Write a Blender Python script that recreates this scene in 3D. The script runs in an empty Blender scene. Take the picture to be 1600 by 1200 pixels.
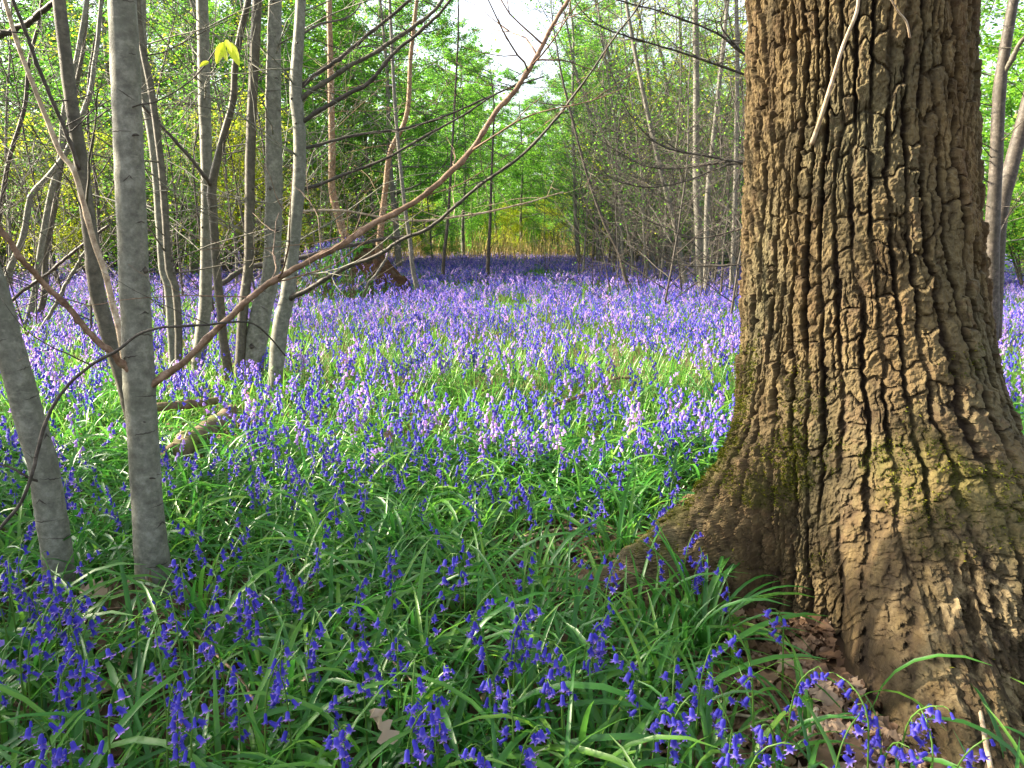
import bpy, math, random
import numpy as np
from mathutils import Vector, Matrix, Euler

R = math.radians
rng = np.random.default_rng(7)
random.seed(7)
scene = bpy.context.scene
col = scene.collection

# ------------------------------------------------------------------ camera
F_PX, CAM_H, PITCH = 1208.0, 1.05, R(10.55)
CP, SP = math.cos(PITCH), math.sin(PITCH)

def ray(px, py):
    cx, cy = (px - 800) / F_PX, -(py - 600) / F_PX
    return np.array([cx, CP + cy * SP, -SP + cy * CP])

def at(px, py, Y):
    """world point on the pixel's sight line at world depth Y, and its depth along the lens axis"""
    d = ray(px, py)
    t = Y / d[1]
    return np.array([0, 0, CAM_H]) + d * t, t

def project(p):
    x, y, z = p[..., 0], p[..., 1], p[..., 2] - CAM_H
    dep = y * CP - z * SP
    up = y * SP + z * CP
    return 800 + x / dep * F_PX, 600 - up / dep * F_PX, dep

# ------------------------------------------------------------------ noise
def _hash(ix, iy, iz, seed):
    n = (ix.astype(np.int64) * 374761393 + iy.astype(np.int64) * 668265263 + iz.astype(np.int64) * 2147483647 + seed * 974634777) & 0xFFFFFFFF
    n = ((n ^ (n >> 13)) * 1274126177) & 0xFFFFFFFF
    n = ((n ^ (n >> 16)) * 2246822519) & 0xFFFFFFFF
    return ((n ^ (n >> 15)) & 0xFFFFFF) / float(0xFFFFFF)

def vnoise(x, y, z=None, seed=0):
    x = np.asarray(x, float); y = np.asarray(y, float)
    z = np.zeros_like(x) if z is None else np.asarray(z, float)
    ix, iy, iz = np.floor(x), np.floor(y), np.floor(z)
    fx, fy, fz = x - ix, y - iy, z - iz
    fx, fy, fz = (t * t * (3 - 2 * t) for t in (fx, fy, fz))
    out = 0
    for a in (0, 1):
        for b in (0, 1):
            for c in (0, 1):
                w = (fx if a else 1 - fx) * (fy if b else 1 - fy) * (fz if c else 1 - fz)
                out = out + w * _hash(ix + a, iy + b, iz + c, seed)
    return out

def fbm(x, y, z=None, seed=0, octv=4):
    x = np.asarray(x, float); y = np.asarray(y, float)
    s, a, tot = 0, 1.0, 0
    for k in range(octv):
        f = 2.03 ** k
        s = s + a * vnoise(x * f, y * f, None if z is None else z * f, seed + k * 17)
        tot += a; a *= 0.5
    return s / tot

def voronoi(u, v, seed=0, jit=0.85):
    """F1, F2 and a random value per cell"""
    iu, iv = np.floor(u), np.floor(v)
    f1 = np.full(u.shape, 9.0); f2 = np.full(u.shape, 9.0); cid = np.zeros(u.shape)
    for a in (-1, 0, 1):
        for b in (-2, -1, 0, 1, 2) if False else (-1, 0, 1):
            cu, cv = iu + a, iv + b
            z = np.zeros_like(cu)
            px = cu + 0.5 + jit * (_hash(cu, cv, z, seed) - 0.5)
            py = cv + 0.5 + jit * (_hash(cu, cv, z + 1, seed) - 0.5)
            d = np.sqrt((u - px) ** 2 + (v - py) ** 2)
            h = _hash(cu, cv, z + 2, seed)
            near = d < f1
            f2 = np.where(near, f1, np.minimum(f2, d))
            cid = np.where(near, h, cid)
            f1 = np.where(near, d, f1)
    return f1, f2, cid

def sstep(a, b, x):
    t = np.clip((x - a) / (b - a), 0, 1)
    return t * t * (3 - 2 * t)

# ------------------------------------------------------------------ terrain
MOUND = (-2.72, 13.9)
def ground_z(x, y):
    x = np.asarray(x, float); y = np.asarray(y, float)
    h = 0.09 * (fbm(x / 2.6, y / 2.6, seed=3, octv=2) - 0.5) * sstep(1.0, 5.0, np.hypot(x, y)) + 0.03 * (fbm(x / .5, y / .5, seed=5, octv=2) - 0.5)
    h = h + 0.35 * (fbm(x / 14, y / 14, seed=11, octv=2) - 0.5) * sstep(8, 25, np.hypot(x, y))
    dx, dy = x - MOUND[0], y - MOUND[1]
    lop = np.where(dx > 0, 0.78, 1.3)
    m = np.exp(-((dx / lop) ** 2 + (dy / 0.9) ** 2) ** 1.3)
    h = h + 0.84 * m
    return h

def ground(px, py, dz=0.0):
    d = ray(px, py)
    t = (CAM_H - dz) / -d[2]
    for _ in range(6):
        p = d * t
        t = (CAM_H - dz - float(ground_z(p[0], p[1]))) / -d[2]
    p = np.array([0, 0, CAM_H]) + d * t
    return p

# ------------------------------------------------------------------ materials
def nmat(name):
    m = bpy.data.materials.new(name); m.use_nodes = True
    nt = m.node_tree; nt.nodes.clear()
    return m, nt

def N(nt, t, **kw):
    n = nt.nodes.new(t)
    for k, v in kw.items():
        if k.startswith('i_'):
            n.inputs[k[2:].replace('_', ' ')].default_value = v
        else:
            setattr(n, k, v)
    return n

def ramp(nt, stops, fac=None):
    r = nt.nodes.new('ShaderNodeValToRGB')
    e = r.color_ramp.elements
    while len(e) < len(stops): e.new(0.5)
    for k, (p, c) in enumerate(stops):
        e[k].position = p; e[k].color = (*c, 1)
    if fac is not None: nt.links.new(fac, r.inputs[0])
    return r.outputs[0]

def mixc(nt, a, b, fac, mode='MIX'):
    m = nt.nodes.new('ShaderNodeMix'); m.data_type = 'RGBA'; m.blend_type = mode
    for s, v in ((m.inputs[0], fac), (m.inputs[6], a), (m.inputs[7], b)):
        if isinstance(v, (int, float)): s.default_value = v
        elif isinstance(v, tuple): s.default_value = (*v, 1)
        else: nt.links.new(v, s)
    return m.outputs[2]

def attr(nt, name):
    return N(nt, 'ShaderNodeAttribute', attribute_name=name).outputs['Fac']

def noise(nt, scale, detail=4, rough=0.55, vec=None):
    n = N(nt, 'ShaderNodeTexNoise'); n.inputs['Scale'].default_value = scale
    n.inputs['Detail'].default_value = detail; n.inputs['Roughness'].default_value = rough
    if vec is not None: nt.links.new(vec, n.inputs['Vector'])
    return n.outputs['Fac']

def mapped(nt, scale=(1, 1, 1), coord='Object'):
    tc = N(nt, 'ShaderNodeTexCoord'); mp = N(nt, 'ShaderNodeMapping')
    mp.inputs['Scale'].default_value = scale
    nt.links.new(tc.outputs[coord], mp.inputs['Vector'])
    return mp.outputs[0]

def bump(nt, h, strength, dist):
    b = N(nt, 'ShaderNodeBump'); b.inputs['Strength'].default_value = strength; b.inputs['Distance'].default_value = dist
    nt.links.new(h, b.inputs['Height']); return b.outputs[0]

def finish(nt, colr, rough=0.8, normal=None, spec=0.3, transl=None, tfac=0.4):
    p = N(nt, 'ShaderNodeBsdfPrincipled'); p.inputs['Roughness'].default_value = rough
    p.inputs['Specular IOR Level'].default_value = spec
    if isinstance(colr, tuple): p.inputs['Base Color'].default_value = (*colr, 1)
    else: nt.links.new(colr, p.inputs['Base Color'])
    if normal is not None: nt.links.new(normal, p.inputs['Normal'])
    out = N(nt, 'ShaderNodeOutputMaterial')
    if transl is None:
        nt.links.new(p.outputs[0], out.inputs[0])
    else:
        t = N(nt, 'ShaderNodeBsdfTranslucent')
        if isinstance(transl, tuple): t.inputs[0].default_value = (*transl, 1)
        else: nt.links.new(transl, t.inputs[0])
        mx = N(nt, 'ShaderNodeMixShader'); mx.inputs[0].default_value = tfac
        nt.links.new(p.outputs[0], mx.inputs[1]); nt.links.new(t.outputs[0], mx.inputs[2])
        nt.links.new(mx.outputs[0], out.inputs[0])

def leaf_mat(name, dark, mid, light, tr_gain=1.6, tfac=0.42, rough=0.4, spec=0.4, objvar=0.0):
    m, nt = nmat(name)
    f = attr(nt, 'tint')
    if objvar:
        oi = N(nt, 'ShaderNodeObjectInfo')
        ma = N(nt, 'ShaderNodeMath', operation='MULTIPLY_ADD'); nt.links.new(oi.outputs['Random'], ma.inputs[0])
        ma.inputs[1].default_value = objvar; nt.links.new(f, ma.inputs[2])
        sb = N(nt, 'ShaderNodeMath', operation='SUBTRACT'); nt.links.new(ma.outputs[0], sb.inputs[0]); sb.inputs[1].default_value = objvar / 2
        sb.use_clamp = True
        f = sb.outputs[0]
    c = ramp(nt, [(0, dark), (0.5, mid), (1, light)], f)
    tg = tr_gain if isinstance(tr_gain, tuple) else (tr_gain,) * 3
    g = lambda q: tuple(min(1, v * w_) for v, w_ in zip(q, tg))
    t = ramp(nt, [(0, g(dark)), (0.5, g(mid)), (1, g(light))], f)
    finish(nt, c, rough, None, spec, t, tfac)
    return m

M = {}
M['strap'] = leaf_mat('bluebell_leaf', (0.022, 0.095, 0.016), (0.045, 0.175, 0.024), (0.15, 0.30, 0.034), 1.9, 0.40, 0.36, 0.5)
M['stem'] = leaf_mat('flower_stem', (0.05, 0.13, 0.02), (0.09, 0.19, 0.03), (0.16, 0.24, 0.05), 1.3, 0.25, 0.45)
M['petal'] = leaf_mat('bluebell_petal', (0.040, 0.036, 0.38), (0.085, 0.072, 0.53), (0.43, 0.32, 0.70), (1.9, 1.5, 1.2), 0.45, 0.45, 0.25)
M['spring'] = leaf_mat('spring_leaf', (0.038, 0.115, 0.013), (0.070, 0.205, 0.020), (0.165, 0.31, 0.028), 2.0, 0.5, 0.5, 0.3, 0.35)
M['yellowleaf'] = leaf_mat('sunlit_yellow_leaf', (0.13, 0.20, 0.012), (0.28, 0.34, 0.016), (0.46, 0.46, 0.03), 1.8, 0.5, 0.5, 0.3, 0.3)  # young yellow-green leaves, with a sunlit glow put into the colour
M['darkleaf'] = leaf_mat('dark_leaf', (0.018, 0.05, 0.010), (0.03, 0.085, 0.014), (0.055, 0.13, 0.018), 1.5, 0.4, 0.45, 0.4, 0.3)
M['fresh'] = leaf_mat('fresh_beech_leaf', (0.45, 0.52, 0.03), (0.55, 0.62, 0.04), (0.65, 0.68, 0.06), 1.5, 0.55, 0.5, 0.3)
M['dry'] = leaf_mat('dry_stalk', (0.25, 0.17, 0.06), (0.40, 0.29, 0.11), (0.55, 0.42, 0.18), 1.1, 0.25, 0.7, 0.2)
M['deadleaf'] = leaf_mat('dead_oak_leaf', (0.10, 0.055, 0.03), (0.22, 0.135, 0.08), (0.48, 0.36, 0.25), 1.0, 0.2, 0.6, 0.3)
M['moss'] = leaf_mat('moss_blade', (0.030, 0.045, 0.004), (0.070, 0.085, 0.006), (0.17, 0.16, 0.012), 1.3, 0.35, 0.7, 0.2)
M['fernleaf'] = leaf_mat('round_herb_leaf', (0.06, 0.17, 0.04), (0.09, 0.23, 0.05), (0.13, 0.28, 0.07), 1.4, 0.35, 0.5, 0.3)

def grey_bark(name, a, b, c, ring=14.0, lich=True):
    m, nt = nmat(name)
    v = mapped(nt, (9, 9, 9))
    n1 = noise(nt, 3.5, 8, 0.75, v)
    n2 = noise(nt, 9.0, 5, 0.7, mapped(nt, (1, 1, .6)))
    c0 = ramp(nt, [(0.36, a), (0.5, b), (0.64, c)], n1)
    c1 = mixc(nt, c0, (b[0] * .62, b[1] * .66, b[2] * .58), ramp(nt, [(0.45, (0, 0, 0)), (0.72, (.8, .8, .8))], n2))
    n3 = noise(nt, 26.0, 3, 0.6, mapped(nt, (1, 1, 2.4)))
    if lich:
        c1 = mixc(nt, c1, (b[0] * 1.7, b[1] * 1.75, b[2] * 1.7), ramp(nt, [(0.60, (0, 0, 0)), (0.70, (.55, .55, .55))], n3))
    n4 = noise(nt, 1.5, 6, 0.7, mapped(nt, (16, 16, 90)))
    c1 = mixc(nt, c1, (a[0] * .55, a[1] * .55, a[2] * .55), ramp(nt, [(0.60, (0, 0, 0)), (0.70, (.35, .35, .35))], n4))
    finish(nt, c1, 0.62, bump(nt, n1, 0.6, 0.004), 0.3)
    return m

M['grey'] = grey_bark('smooth_grey_bark', (0.085, 0.082, 0.064), (0.150, 0.147, 0.115), (0.240, 0.238, 0.190))
M['greydark'] = grey_bark('dark_olive_bark', (0.045, 0.040, 0.030), (0.085, 0.075, 0.054), (0.14, 0.125, 0.09))  # darker, olive-toned version of the grey bark
M['twig'] = grey_bark('dark_twig_bark', (0.025, 0.02, 0.016), (0.055, 0.045, 0.035), (0.12, 0.10, 0.08), lich=False)
M['brown'] = grey_bark('red_brown_bark', (0.07, 0.035, 0.02), (0.17, 0.10, 0.06), (0.33, 0.22, 0.15), lich=False)
M['pale'] = grey_bark('pale_peeling_bark', (0.16, 0.10, 0.06), (0.36, 0.27, 0.18), (0.55, 0.46, 0.35), lich=False)
M['birch'] = grey_bark('orange_birch_bark', (0.09, 0.04, 0.02), (0.24, 0.14, 0.07), (0.42, 0.33, 0.22), lich=False)
M['thicket'] = grey_bark('thicket_bark', (0.055, 0.05, 0.04), (0.13, 0.12, 0.10), (0.24, 0.22, 0.18))
M['rotten'] = grey_bark('rotten_wood', (0.05, 0.03, 0.015), (0.16, 0.10, 0.055), (0.42, 0.33, 0.22), lich=False)

def log_mat():
    m, nt = nmat('mossy_log_bark')
    n1 = noise(nt, 3.0, 5, 0.65, mapped(nt, (6, 6, 6)))
    c = ramp(nt, [(0.3, (0.07, 0.045, 0.03)), (0.55, (0.17, 0.12, 0.075)), (0.75, (0.30, 0.23, 0.15))], n1)
    n2 = noise(nt, 4.0, 4, 0.6)
    c = mixc(nt, c, (0.10, 0.13, 0.02), ramp(nt, [(0.5, (0, 0, 0)), (0.62, (.8, .8, .8))], n2))
    finish(nt, c, 0.85, bump(nt, n1, 0.6, 0.01), 0.2)
    return m
M['log'] = log_mat()

def oak_mat():
    m, nt = nmat('oak_bark')
    v = mapped(nt, (1, 1, 0.45))
    n1 = noise(nt, 16.0, 6, 0.68, v)
    n2 = noise(nt, 70.0, 5, 0.7, v)
    n3 = noise(nt, 3.2, 3, 0.5, v)
    face = ramp(nt, [(0.28, (0.046, 0.031, 0.016)), (0.5, (0.102, 0.070, 0.032)), (0.72, (0.185, 0.134, 0.060))], n1)
    face = mixc(nt, face, (0.080, 0.078, 0.044), ramp(nt, [(0.42, (0, 0, 0)), (0.66, (.65, .65, .65))], n3))
    plate = attr(nt, 'plate')
    face = mixc(nt, face, (0.11, 0.062, 0.034), ramp(nt, [(0.70, (0, 0, 0)), (0.86, (.28, .28, .28))], plate))
    face = mixc(nt, face, (0.032, 0.025, 0.017), ramp(nt, [(0.52, (0, 0, 0)), (0.68, (.6, .6, .6))], n2))
    cr = attr(nt, 'crack')
    c = mixc(nt, (0.024, 0.016, 0.010), face, cr)
    # worn pale inner wood on the roots
    wn = noise(nt, 20.0, 5, 0.7, mapped(nt, (1, 1, .5)))
    wmul = N(nt, 'ShaderNodeMath', operation='MULTIPLY'); nt.links.new(attr(nt, 'worn'), wmul.inputs[0])
    nt.links.new(ramp(nt, [(0.50, (0, 0, 0)), (0.62, (1, 1, 1))], wn), wmul.inputs[1])
    c = mixc(nt, c, (0.20, 0.152, 0.082), wmul.outputs[0])
    # moss patches
    mn = noise(nt, 13.0, 5, 0.72)
    mmul = N(nt, 'ShaderNodeMath', operation='MULTIPLY'); nt.links.new(attr(nt, 'moss'), mmul.inputs[0])
    nt.links.new(ramp(nt, [(0.40, (0, 0, 0)), (0.58, (1, 1, 1))], mn), mmul.inputs[1])
    c = mixc(nt, c, (0.060, 0.066, 0.008), mmul.outputs[0])
    h = N(nt, 'ShaderNodeMath', operation='ADD'); nt.links.new(n1, h.inputs[0]); nt.links.new(n2, h.inputs[1])
    finish(nt, c, 0.88, bump(nt, h.outputs[0], 0.75, 0.006), 0.18)
    return m
M['oak'] = oak_mat()

def soil_mat():
    m, nt = nmat('woodland_soil')
    n1 = noise(nt, 7.0, 8, 0.7)
    n2 = noise(nt, 45.0, 5, 0.7)
    c = ramp(nt, [(0.3, (0.022, 0.015, 0.010)), (0.52, (0.055, 0.036, 0.022)), (0.75, (0.13, 0.085, 0.05))], n1)
    c = mixc(nt, c, (0.17, 0.11, 0.065), ramp(nt, [(0.58, (0, 0, 0)), (0.66, (.7, .7, .7))], n2))
    finish(nt, c, 0.95, bump(nt, n2, 0.8, 0.02), 0.1)
    return m
M['soil'] = soil_mat()
def earth_mat():
    m, nt = nmat('bare_root_earth')
    n1 = noise(nt, 9.0, 7, 0.7)
    c = ramp(nt, [(0.3, (0.03, 0.016, 0.009)), (0.55, (0.075, 0.04, 0.02)), (0.75, (0.15, 0.085, 0.045))], n1)
    finish(nt, c, 0.95, bump(nt, n1, 0.9, 0.05), 0.1)
    return m
M['earth'] = earth_mat()

# ------------------------------------------------------------------ mesh helpers
class MB:
    def __init__(s): s.v = []; s.q = []; s.t = []; s.tint = []; s.n = 0; s.mq = []; s.mt = []; s.ex = {}
    def add(s, v, q=None, t=None, tint=0.5, mi=0, **extra):
        v = np.asarray(v, np.float32).reshape(-1, 3)
        if q is not None and len(q): s.q.append(np.asarray(q, np.int64) + s.n); s.mq.append(np.full(len(q), mi))
        if t is not None and len(t): s.t.append(np.asarray(t, np.int64) + s.n); s.mt.append(np.full(len(t), mi))
        s.v.append(v); s.tint.append(np.broadcast_to(np.asarray(tint, np.float32), (len(v),)))
        for k, a in extra.items(): s.ex.setdefault(k, []).append(np.asarray(a, np.float32).ravel())
        s.n += len(v)
    def mesh(s, name, mats, smooth=True):
        me = bpy.data.meshes.new(name)
        v = np.concatenate(s.v).astype(np.float32)
        q = np.concatenate(s.q) if s.q else np.zeros((0, 4), np.int64)
        t = np.concatenate(s.t) if s.t else np.zeros((0, 3), np.int64)
        mi = np.concatenate([*s.mq, *s.mt]) if (s.mq or s.mt) else np.zeros(0)
        me.vertices.add(len(v)); me.vertices.foreach_set('co', v.ravel())
        nl = len(q) * 4 + len(t) * 3
        me.loops.add(nl); me.loops.foreach_set('vertex_index', np.concatenate([q.ravel(), t.ravel()]).astype(np.int32))
        me.polygons.add(len(q) + len(t))
        st = np.concatenate([np.arange(len(q)) * 4, len(q) * 4 + np.arange(len(t)) * 3]).astype(np.int32)
        me.polygons.foreach_set('loop_start', st)
        me.polygons.foreach_set('material_index', mi.astype(np.int32))
        me.polygons.foreach_set('use_smooth', np.full(len(st), smooth))
        a = me.attributes.new('tint', 'FLOAT', 'POINT'); a.data.foreach_set('value', np.concatenate(s.tint).astype(np.float32))
        for k, arr in s.ex.items():
            a = me.attributes.new(k, 'FLOAT', 'POINT'); a.data.foreach_set('value', np.concatenate(arr))
        for m in (mats if isinstance(mats, (list, tuple)) else [mats]): me.materials.append(m)
        me.update(calc_edges=True); me.validate()
        return me
    def build(s, name, mats, parent=None, smooth=True, loc=(0, 0, 0)):
        return obj(name, s.mesh(name, mats, smooth), parent, loc)

def obj(name, me, parent=None, loc=(0, 0, 0)):
    o = bpy.data.objects.new(name, me); col.objects.link(o); o.location = loc
    if parent is not None: o.parent = parent
    return o

def tag(o, label, cat, group=None, kind=None):
    if label: o['label'] = label
    if cat: o['category'] = cat
    if group: o['group'] = group
    if kind: o['kind'] = kind
    return o

def empty(name, loc, label=None, cat=None, group=None):
    o = bpy.data.objects.new(name, None); col.objects.link(o); o.location = loc; o.empty_display_size = 0.1
    return tag(o, label, cat, group)

def dup(root, loc, rz=0, sc=1.0, label=None, group=None):
    r = root.copy(); col.objects.link(r); r.location = loc; r.rotation_euler = (0, 0, rz)
    r.scale = (sc, sc, sc) if not isinstance(sc, tuple) else sc
    if label: r['label'] = label
    if group: r['group'] = group
    for ch in list(root.children):
        c = ch.copy(); col.objects.link(c); c.parent = r
        for g in list(ch.children):
            d = g.copy(); col.objects.link(d); d.parent = c
    return r

def catmull(P, n):
    P = np.asarray(P, float)
    if len(P) < 3:
        t = np.linspace(0, 1, n)[:, None]; return P[0] + (P[-1] - P[0]) * t
    seg = np.r_[0, np.cumsum(np.linalg.norm(np.diff(P[:, :3], axis=0), axis=1))]
    u = np.linspace(0, seg[-1], n)
    out = np.zeros((n, P.shape[1]))
    Q = np.vstack([2 * P[0] - P[1], P, 2 * P[-1] - P[-2]])
    k = np.clip(np.searchsorted(seg, u, side='right') - 1, 0, len(P) - 2)
    t = ((u - seg[k]) / np.maximum(seg[k + 1] - seg[k], 1e-9))[:, None]
    a, b, c, d = Q[k], Q[k + 1], Q[k + 2], Q[k + 3]
    return 0.5 * (2 * b + (c - a) * t + (2 * a - 5 * b + 4 * c - d) * t ** 2 + (3 * b - 3 * c + d - a) * t ** 3)

def tube(mb, pts, rad, sides=6, tint=0.5, mi=0, cap=True, rough=0.0, seed=0):
    P = np.asarray(pts, float); n = len(P)
    rad = np.broadcast_to(np.asarray(rad, float), (n,))
    T = np.gradient(P, axis=0); T /= np.linalg.norm(T, axis=1, keepdims=True) + 1e-12
    up = np.array([0, 0, 1.0]) if abs(T[0, 2]) < 0.9 else np.array([1.0, 0, 0])
    U = np.zeros_like(P)
    u = up - T[0] * (up @ T[0]); u /= np.linalg.norm(u)
    for i in range(n):
        u = u - T[i] * (u @ T[i]); u /= np.linalg.norm(u) + 1e-12; U[i] = u
    V = np.cross(T, U)
    a = np.arange(sides) * 2 * math.pi / sides
    rr = rad[:, None] * np.ones((1, sides))
    if rough:
        rr = rr * (1 + rough * (fbm(np.cos(a)[None, :] * 1.3 + np.zeros((n, 1)) + 5, np.sin(a)[None, :] * 1.3 + np.arange(n)[:, None] * 0.0 + 7, np.arange(n)[:, None] * .22 + np.zeros((1, sides)), seed, 3) - .5) * 2)
    v = P[:, None, :] + (np.cos(a)[None, :, None] * U[:, None, :] + np.sin(a)[None, :, None] * V[:, None, :]) * rr[:, :, None]
    i = np.arange(n - 1)[:, None] * sides; j = np.arange(sides)[None, :]; j2 = (j + 1) % sides
    q = np.stack([i + j, i + j2, i + sides + j2, i + sides + j], -1).reshape(-1, 4)
    v = v.reshape(-1, 3); t = None
    if cap:
        v = np.vstack([v, P[0], P[-1]])
        k = np.arange(sides); k2 = (k + 1) % sides
        t = np.vstack([np.stack([np.full(sides, n * sides), k2, k], -1), np.stack([np.full(sides, n * sides + 1), (n - 1) * sides + k, (n - 1) * sides + k2], -1)])
    mb.add(v, q, t, tint, mi)

def unit(v): return v / (np.linalg.norm(v) + 1e-12)

def wander(r, p, d, L, n, wob, upw=0.0):
    pts = [np.array(p, float)]; d = unit(np.array(d, float)); s = L / n
    for _ in range(n):
        d = unit(d + r.normal(0, wob, 3) + np.array([0, 0, upw])); pts.append(pts[-1] + d * s)
    return np.array(pts)

def add_leaves(mb, r, pos, size, flat=0.7, tint=(0.2, 0.9), mi=0, droop=-0.15):
    n = len(pos)
    if n == 0: return
    az = r.uniform(0, 2 * math.pi, n)
    a = np.stack([np.cos(az), np.sin(az), r.normal(droop, 0.3, n)], -1); a /= np.linalg.norm(a, axis=1, keepdims=True)
    nn = r.normal(0, 1 - flat, (n, 3)) + np.array([0, 0, flat]); 
    b = np.cross(nn, a); b /= np.linalg.norm(b, axis=1, keepdims=True) + 1e-9
    nrm = np.cross(a, b)
    L = (size * r.uniform(0.65, 1.3, n))[:, None]
    p = np.asarray(pos)
    v = np.stack([p, p + a * L * .45 + b * L * .3 + nrm * L * .07, p + a * L, p + a * L * .45 - b * L * .3 + nrm * L * .07], 1).reshape(-1, 3)
    k = np.arange(n)[:, None] * 4
    t = np.concatenate([k + np.array([0, 2, 1]), k + np.array([0, 3, 2])])
    mb.add(v, None, t, np.repeat(r.uniform(*tint, n), 4), mi)

# ------------------------------------------------------------------ world, sun, camera
SUN_AZ, SUN_EL = R(-79), R(28)                      # clockwise from the view direction; low from the left
sun_dir = np.array([math.sin(SUN_AZ) * math.cos(SUN_EL), math.cos(SUN_AZ) * math.cos(SUN_EL), math.sin(SUN_EL)])
w = bpy.data.worlds.new('World'); scene.world = w; w.use_nodes = True
nt = w.node_tree; nt.nodes.clear()
sky = nt.nodes.new('ShaderNodeTexSky'); sky.sky_type = 'NISHITA'; sky.sun_disc = False
sky.sun_elevation = SUN_EL; sky.sun_rotation = SUN_AZ; sky.air_density = 1.0; sky.dust_density = 3.0; sky.ozone_density = 1.0
bg = nt.nodes.new('ShaderNodeBackground'); bg.inputs[1].default_value = 0.095
out = nt.nodes.new('ShaderNodeOutputWorld')
veil = nt.nodes.new('ShaderNodeHueSaturation'); veil.inputs['Saturation'].default_value = .5; veil.inputs['Value'].default_value = 1.15
nt.links.new(sky.outputs[0], veil.inputs['Color']); nt.links.new(veil.outputs[0], bg.inputs[0]); nt.links.new(bg.outputs[0], out.inputs[0])
ld = bpy.data.lights.new('sun', 'SUN'); ld.energy = 5.0; ld.angle = R(0.5); ld.color = (1.0, 0.87, 0.66)
sun = bpy.data.objects.new('sun', ld); col.objects.link(sun); sun.location = (-20, 5, 20)
sun.rotation_euler = Vector(sun_dir).to_track_quat('Z', 'Y').to_euler()
cd = bpy.data.cameras.new('camera'); cam = bpy.data.objects.new('camera', cd); col.objects.link(cam)
cd.sensor_width = 36; cd.lens = 36 * F_PX / 1600; cd.clip_start = 0.02; cd.clip_end = 2000
cam.location = (0, 0, CAM_H); cam.rotation_euler = (math.pi / 2 - PITCH, 0, 0); scene.camera = cam
scene.view_settings.view_transform = 'Standard'; scene.view_settings.look = 'None'; scene.view_settings.gamma = 1
scene.view_settings.exposure = 2.4
scene.cycles.max_bounces = 6; scene.cycles.diffuse_bounces = 3; scene.cycles.glossy_bounces = 2
scene.cycles.transmission_bounces = 4; scene.cycles.use_denoising = True
scene.cycles.sample_clamp_indirect = 6

# ------------------------------------------------------------------ ground sheet
def axis_coords(lo, hi, fine_lo, fine_hi, step, grow=1.16):
    c = list(np.arange(fine_lo, fine_hi, step)); s = step
    while c[-1] < hi: s *= grow; c.append(c[-1] + s)
    s = step; a = [c[0]]
    while a[-1] > lo: s *= grow; a.append(a[-1] - s)
    return np.array(a[:0:-1] + c)
gx = axis_coords(-400, 400, -5, 3, 0.06); gy = axis_coords(-60, 600, 0, 5, 0.06)
# keep the mound well sampled
gx = np.unique(np.r_[gx, np.arange(-6, 3, .1)]); gy = np.unique(np.r_[gy, np.arange(5, 17, .12)])
GX, GY = np.meshgrid(gx, gy)
mb = MB(); nx, ny = len(gx), len(gy)
i = np.arange(ny - 1)[:, None] * nx; j = np.arange(nx - 1)[None, :]
mb.add(np.stack([GX, GY, ground_z(GX, GY)], -1).reshape(-1, 3), np.stack([i + j, i + j + 1, i + nx + j + 1, i + nx + j], -1).reshape(-1, 4))
g = mb.build('ground', M['soil']); g['kind'] = 'structure'

# ------------------------------------------------------------------ the oak
OAK = np.array([1.045, 2.304, 0.0]); OAK_R = 0.332
def lobe(th, c, wd):
    d = (th - c + math.pi) % (2 * math.pi) - math.pi
    return np.exp(-(d / wd) ** 2)
def oak_r(th, z):
    z = np.maximum(z, 0)
    r = OAK_R + 0.075 * np.exp(-z / 0.30) + 0.012 * np.sin(3 * th + 1) - 0.040 * sstep(0.55, 1.75, z)
    left = 0.56 * np.exp(-(z / 0.30) ** 1.6)
    r = r + left * lobe(th, R(193), R(15) + R(10) * np.exp(-z / .2) * 0 + 0.16 * sstep(0.1, .7, z))
    r = r + (0.62 * np.exp(-(z / 0.30) ** 1.1) + .02 * np.exp(-z / .8)) * lobe(th, R(261), R(15) + 0.22 * sstep(0.05, .6, z))
    r = r + (0.72 * np.exp(-(z / 0.36) ** 1.1) + .03 * np.exp(-z / .8)) * lobe(th, R(291), R(14) + 0.22 * sstep(0.05, .6, z))
    r = r + 0.40 * np.exp(-(z / 0.25)) * lobe(th, R(345), R(20))
    r = r + 0.45 * np.exp(-(z / 0.25)) * lobe(th, R(60), R(24)) + 0.4 * np.exp(-(z / 0.25)) * lobe(th, R(125), R(22))
    # hollow between the left and the front root
    r = r - 0.09 * lobe(th, R(243), R(7)) * np.exp(-(z / 0.13) ** 2)
    r = r + 0.025 * lobe(th, R(290), R(9)) * np.exp(-((z - 1.12) / 0.10) ** 2)      # burr
    return r

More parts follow.
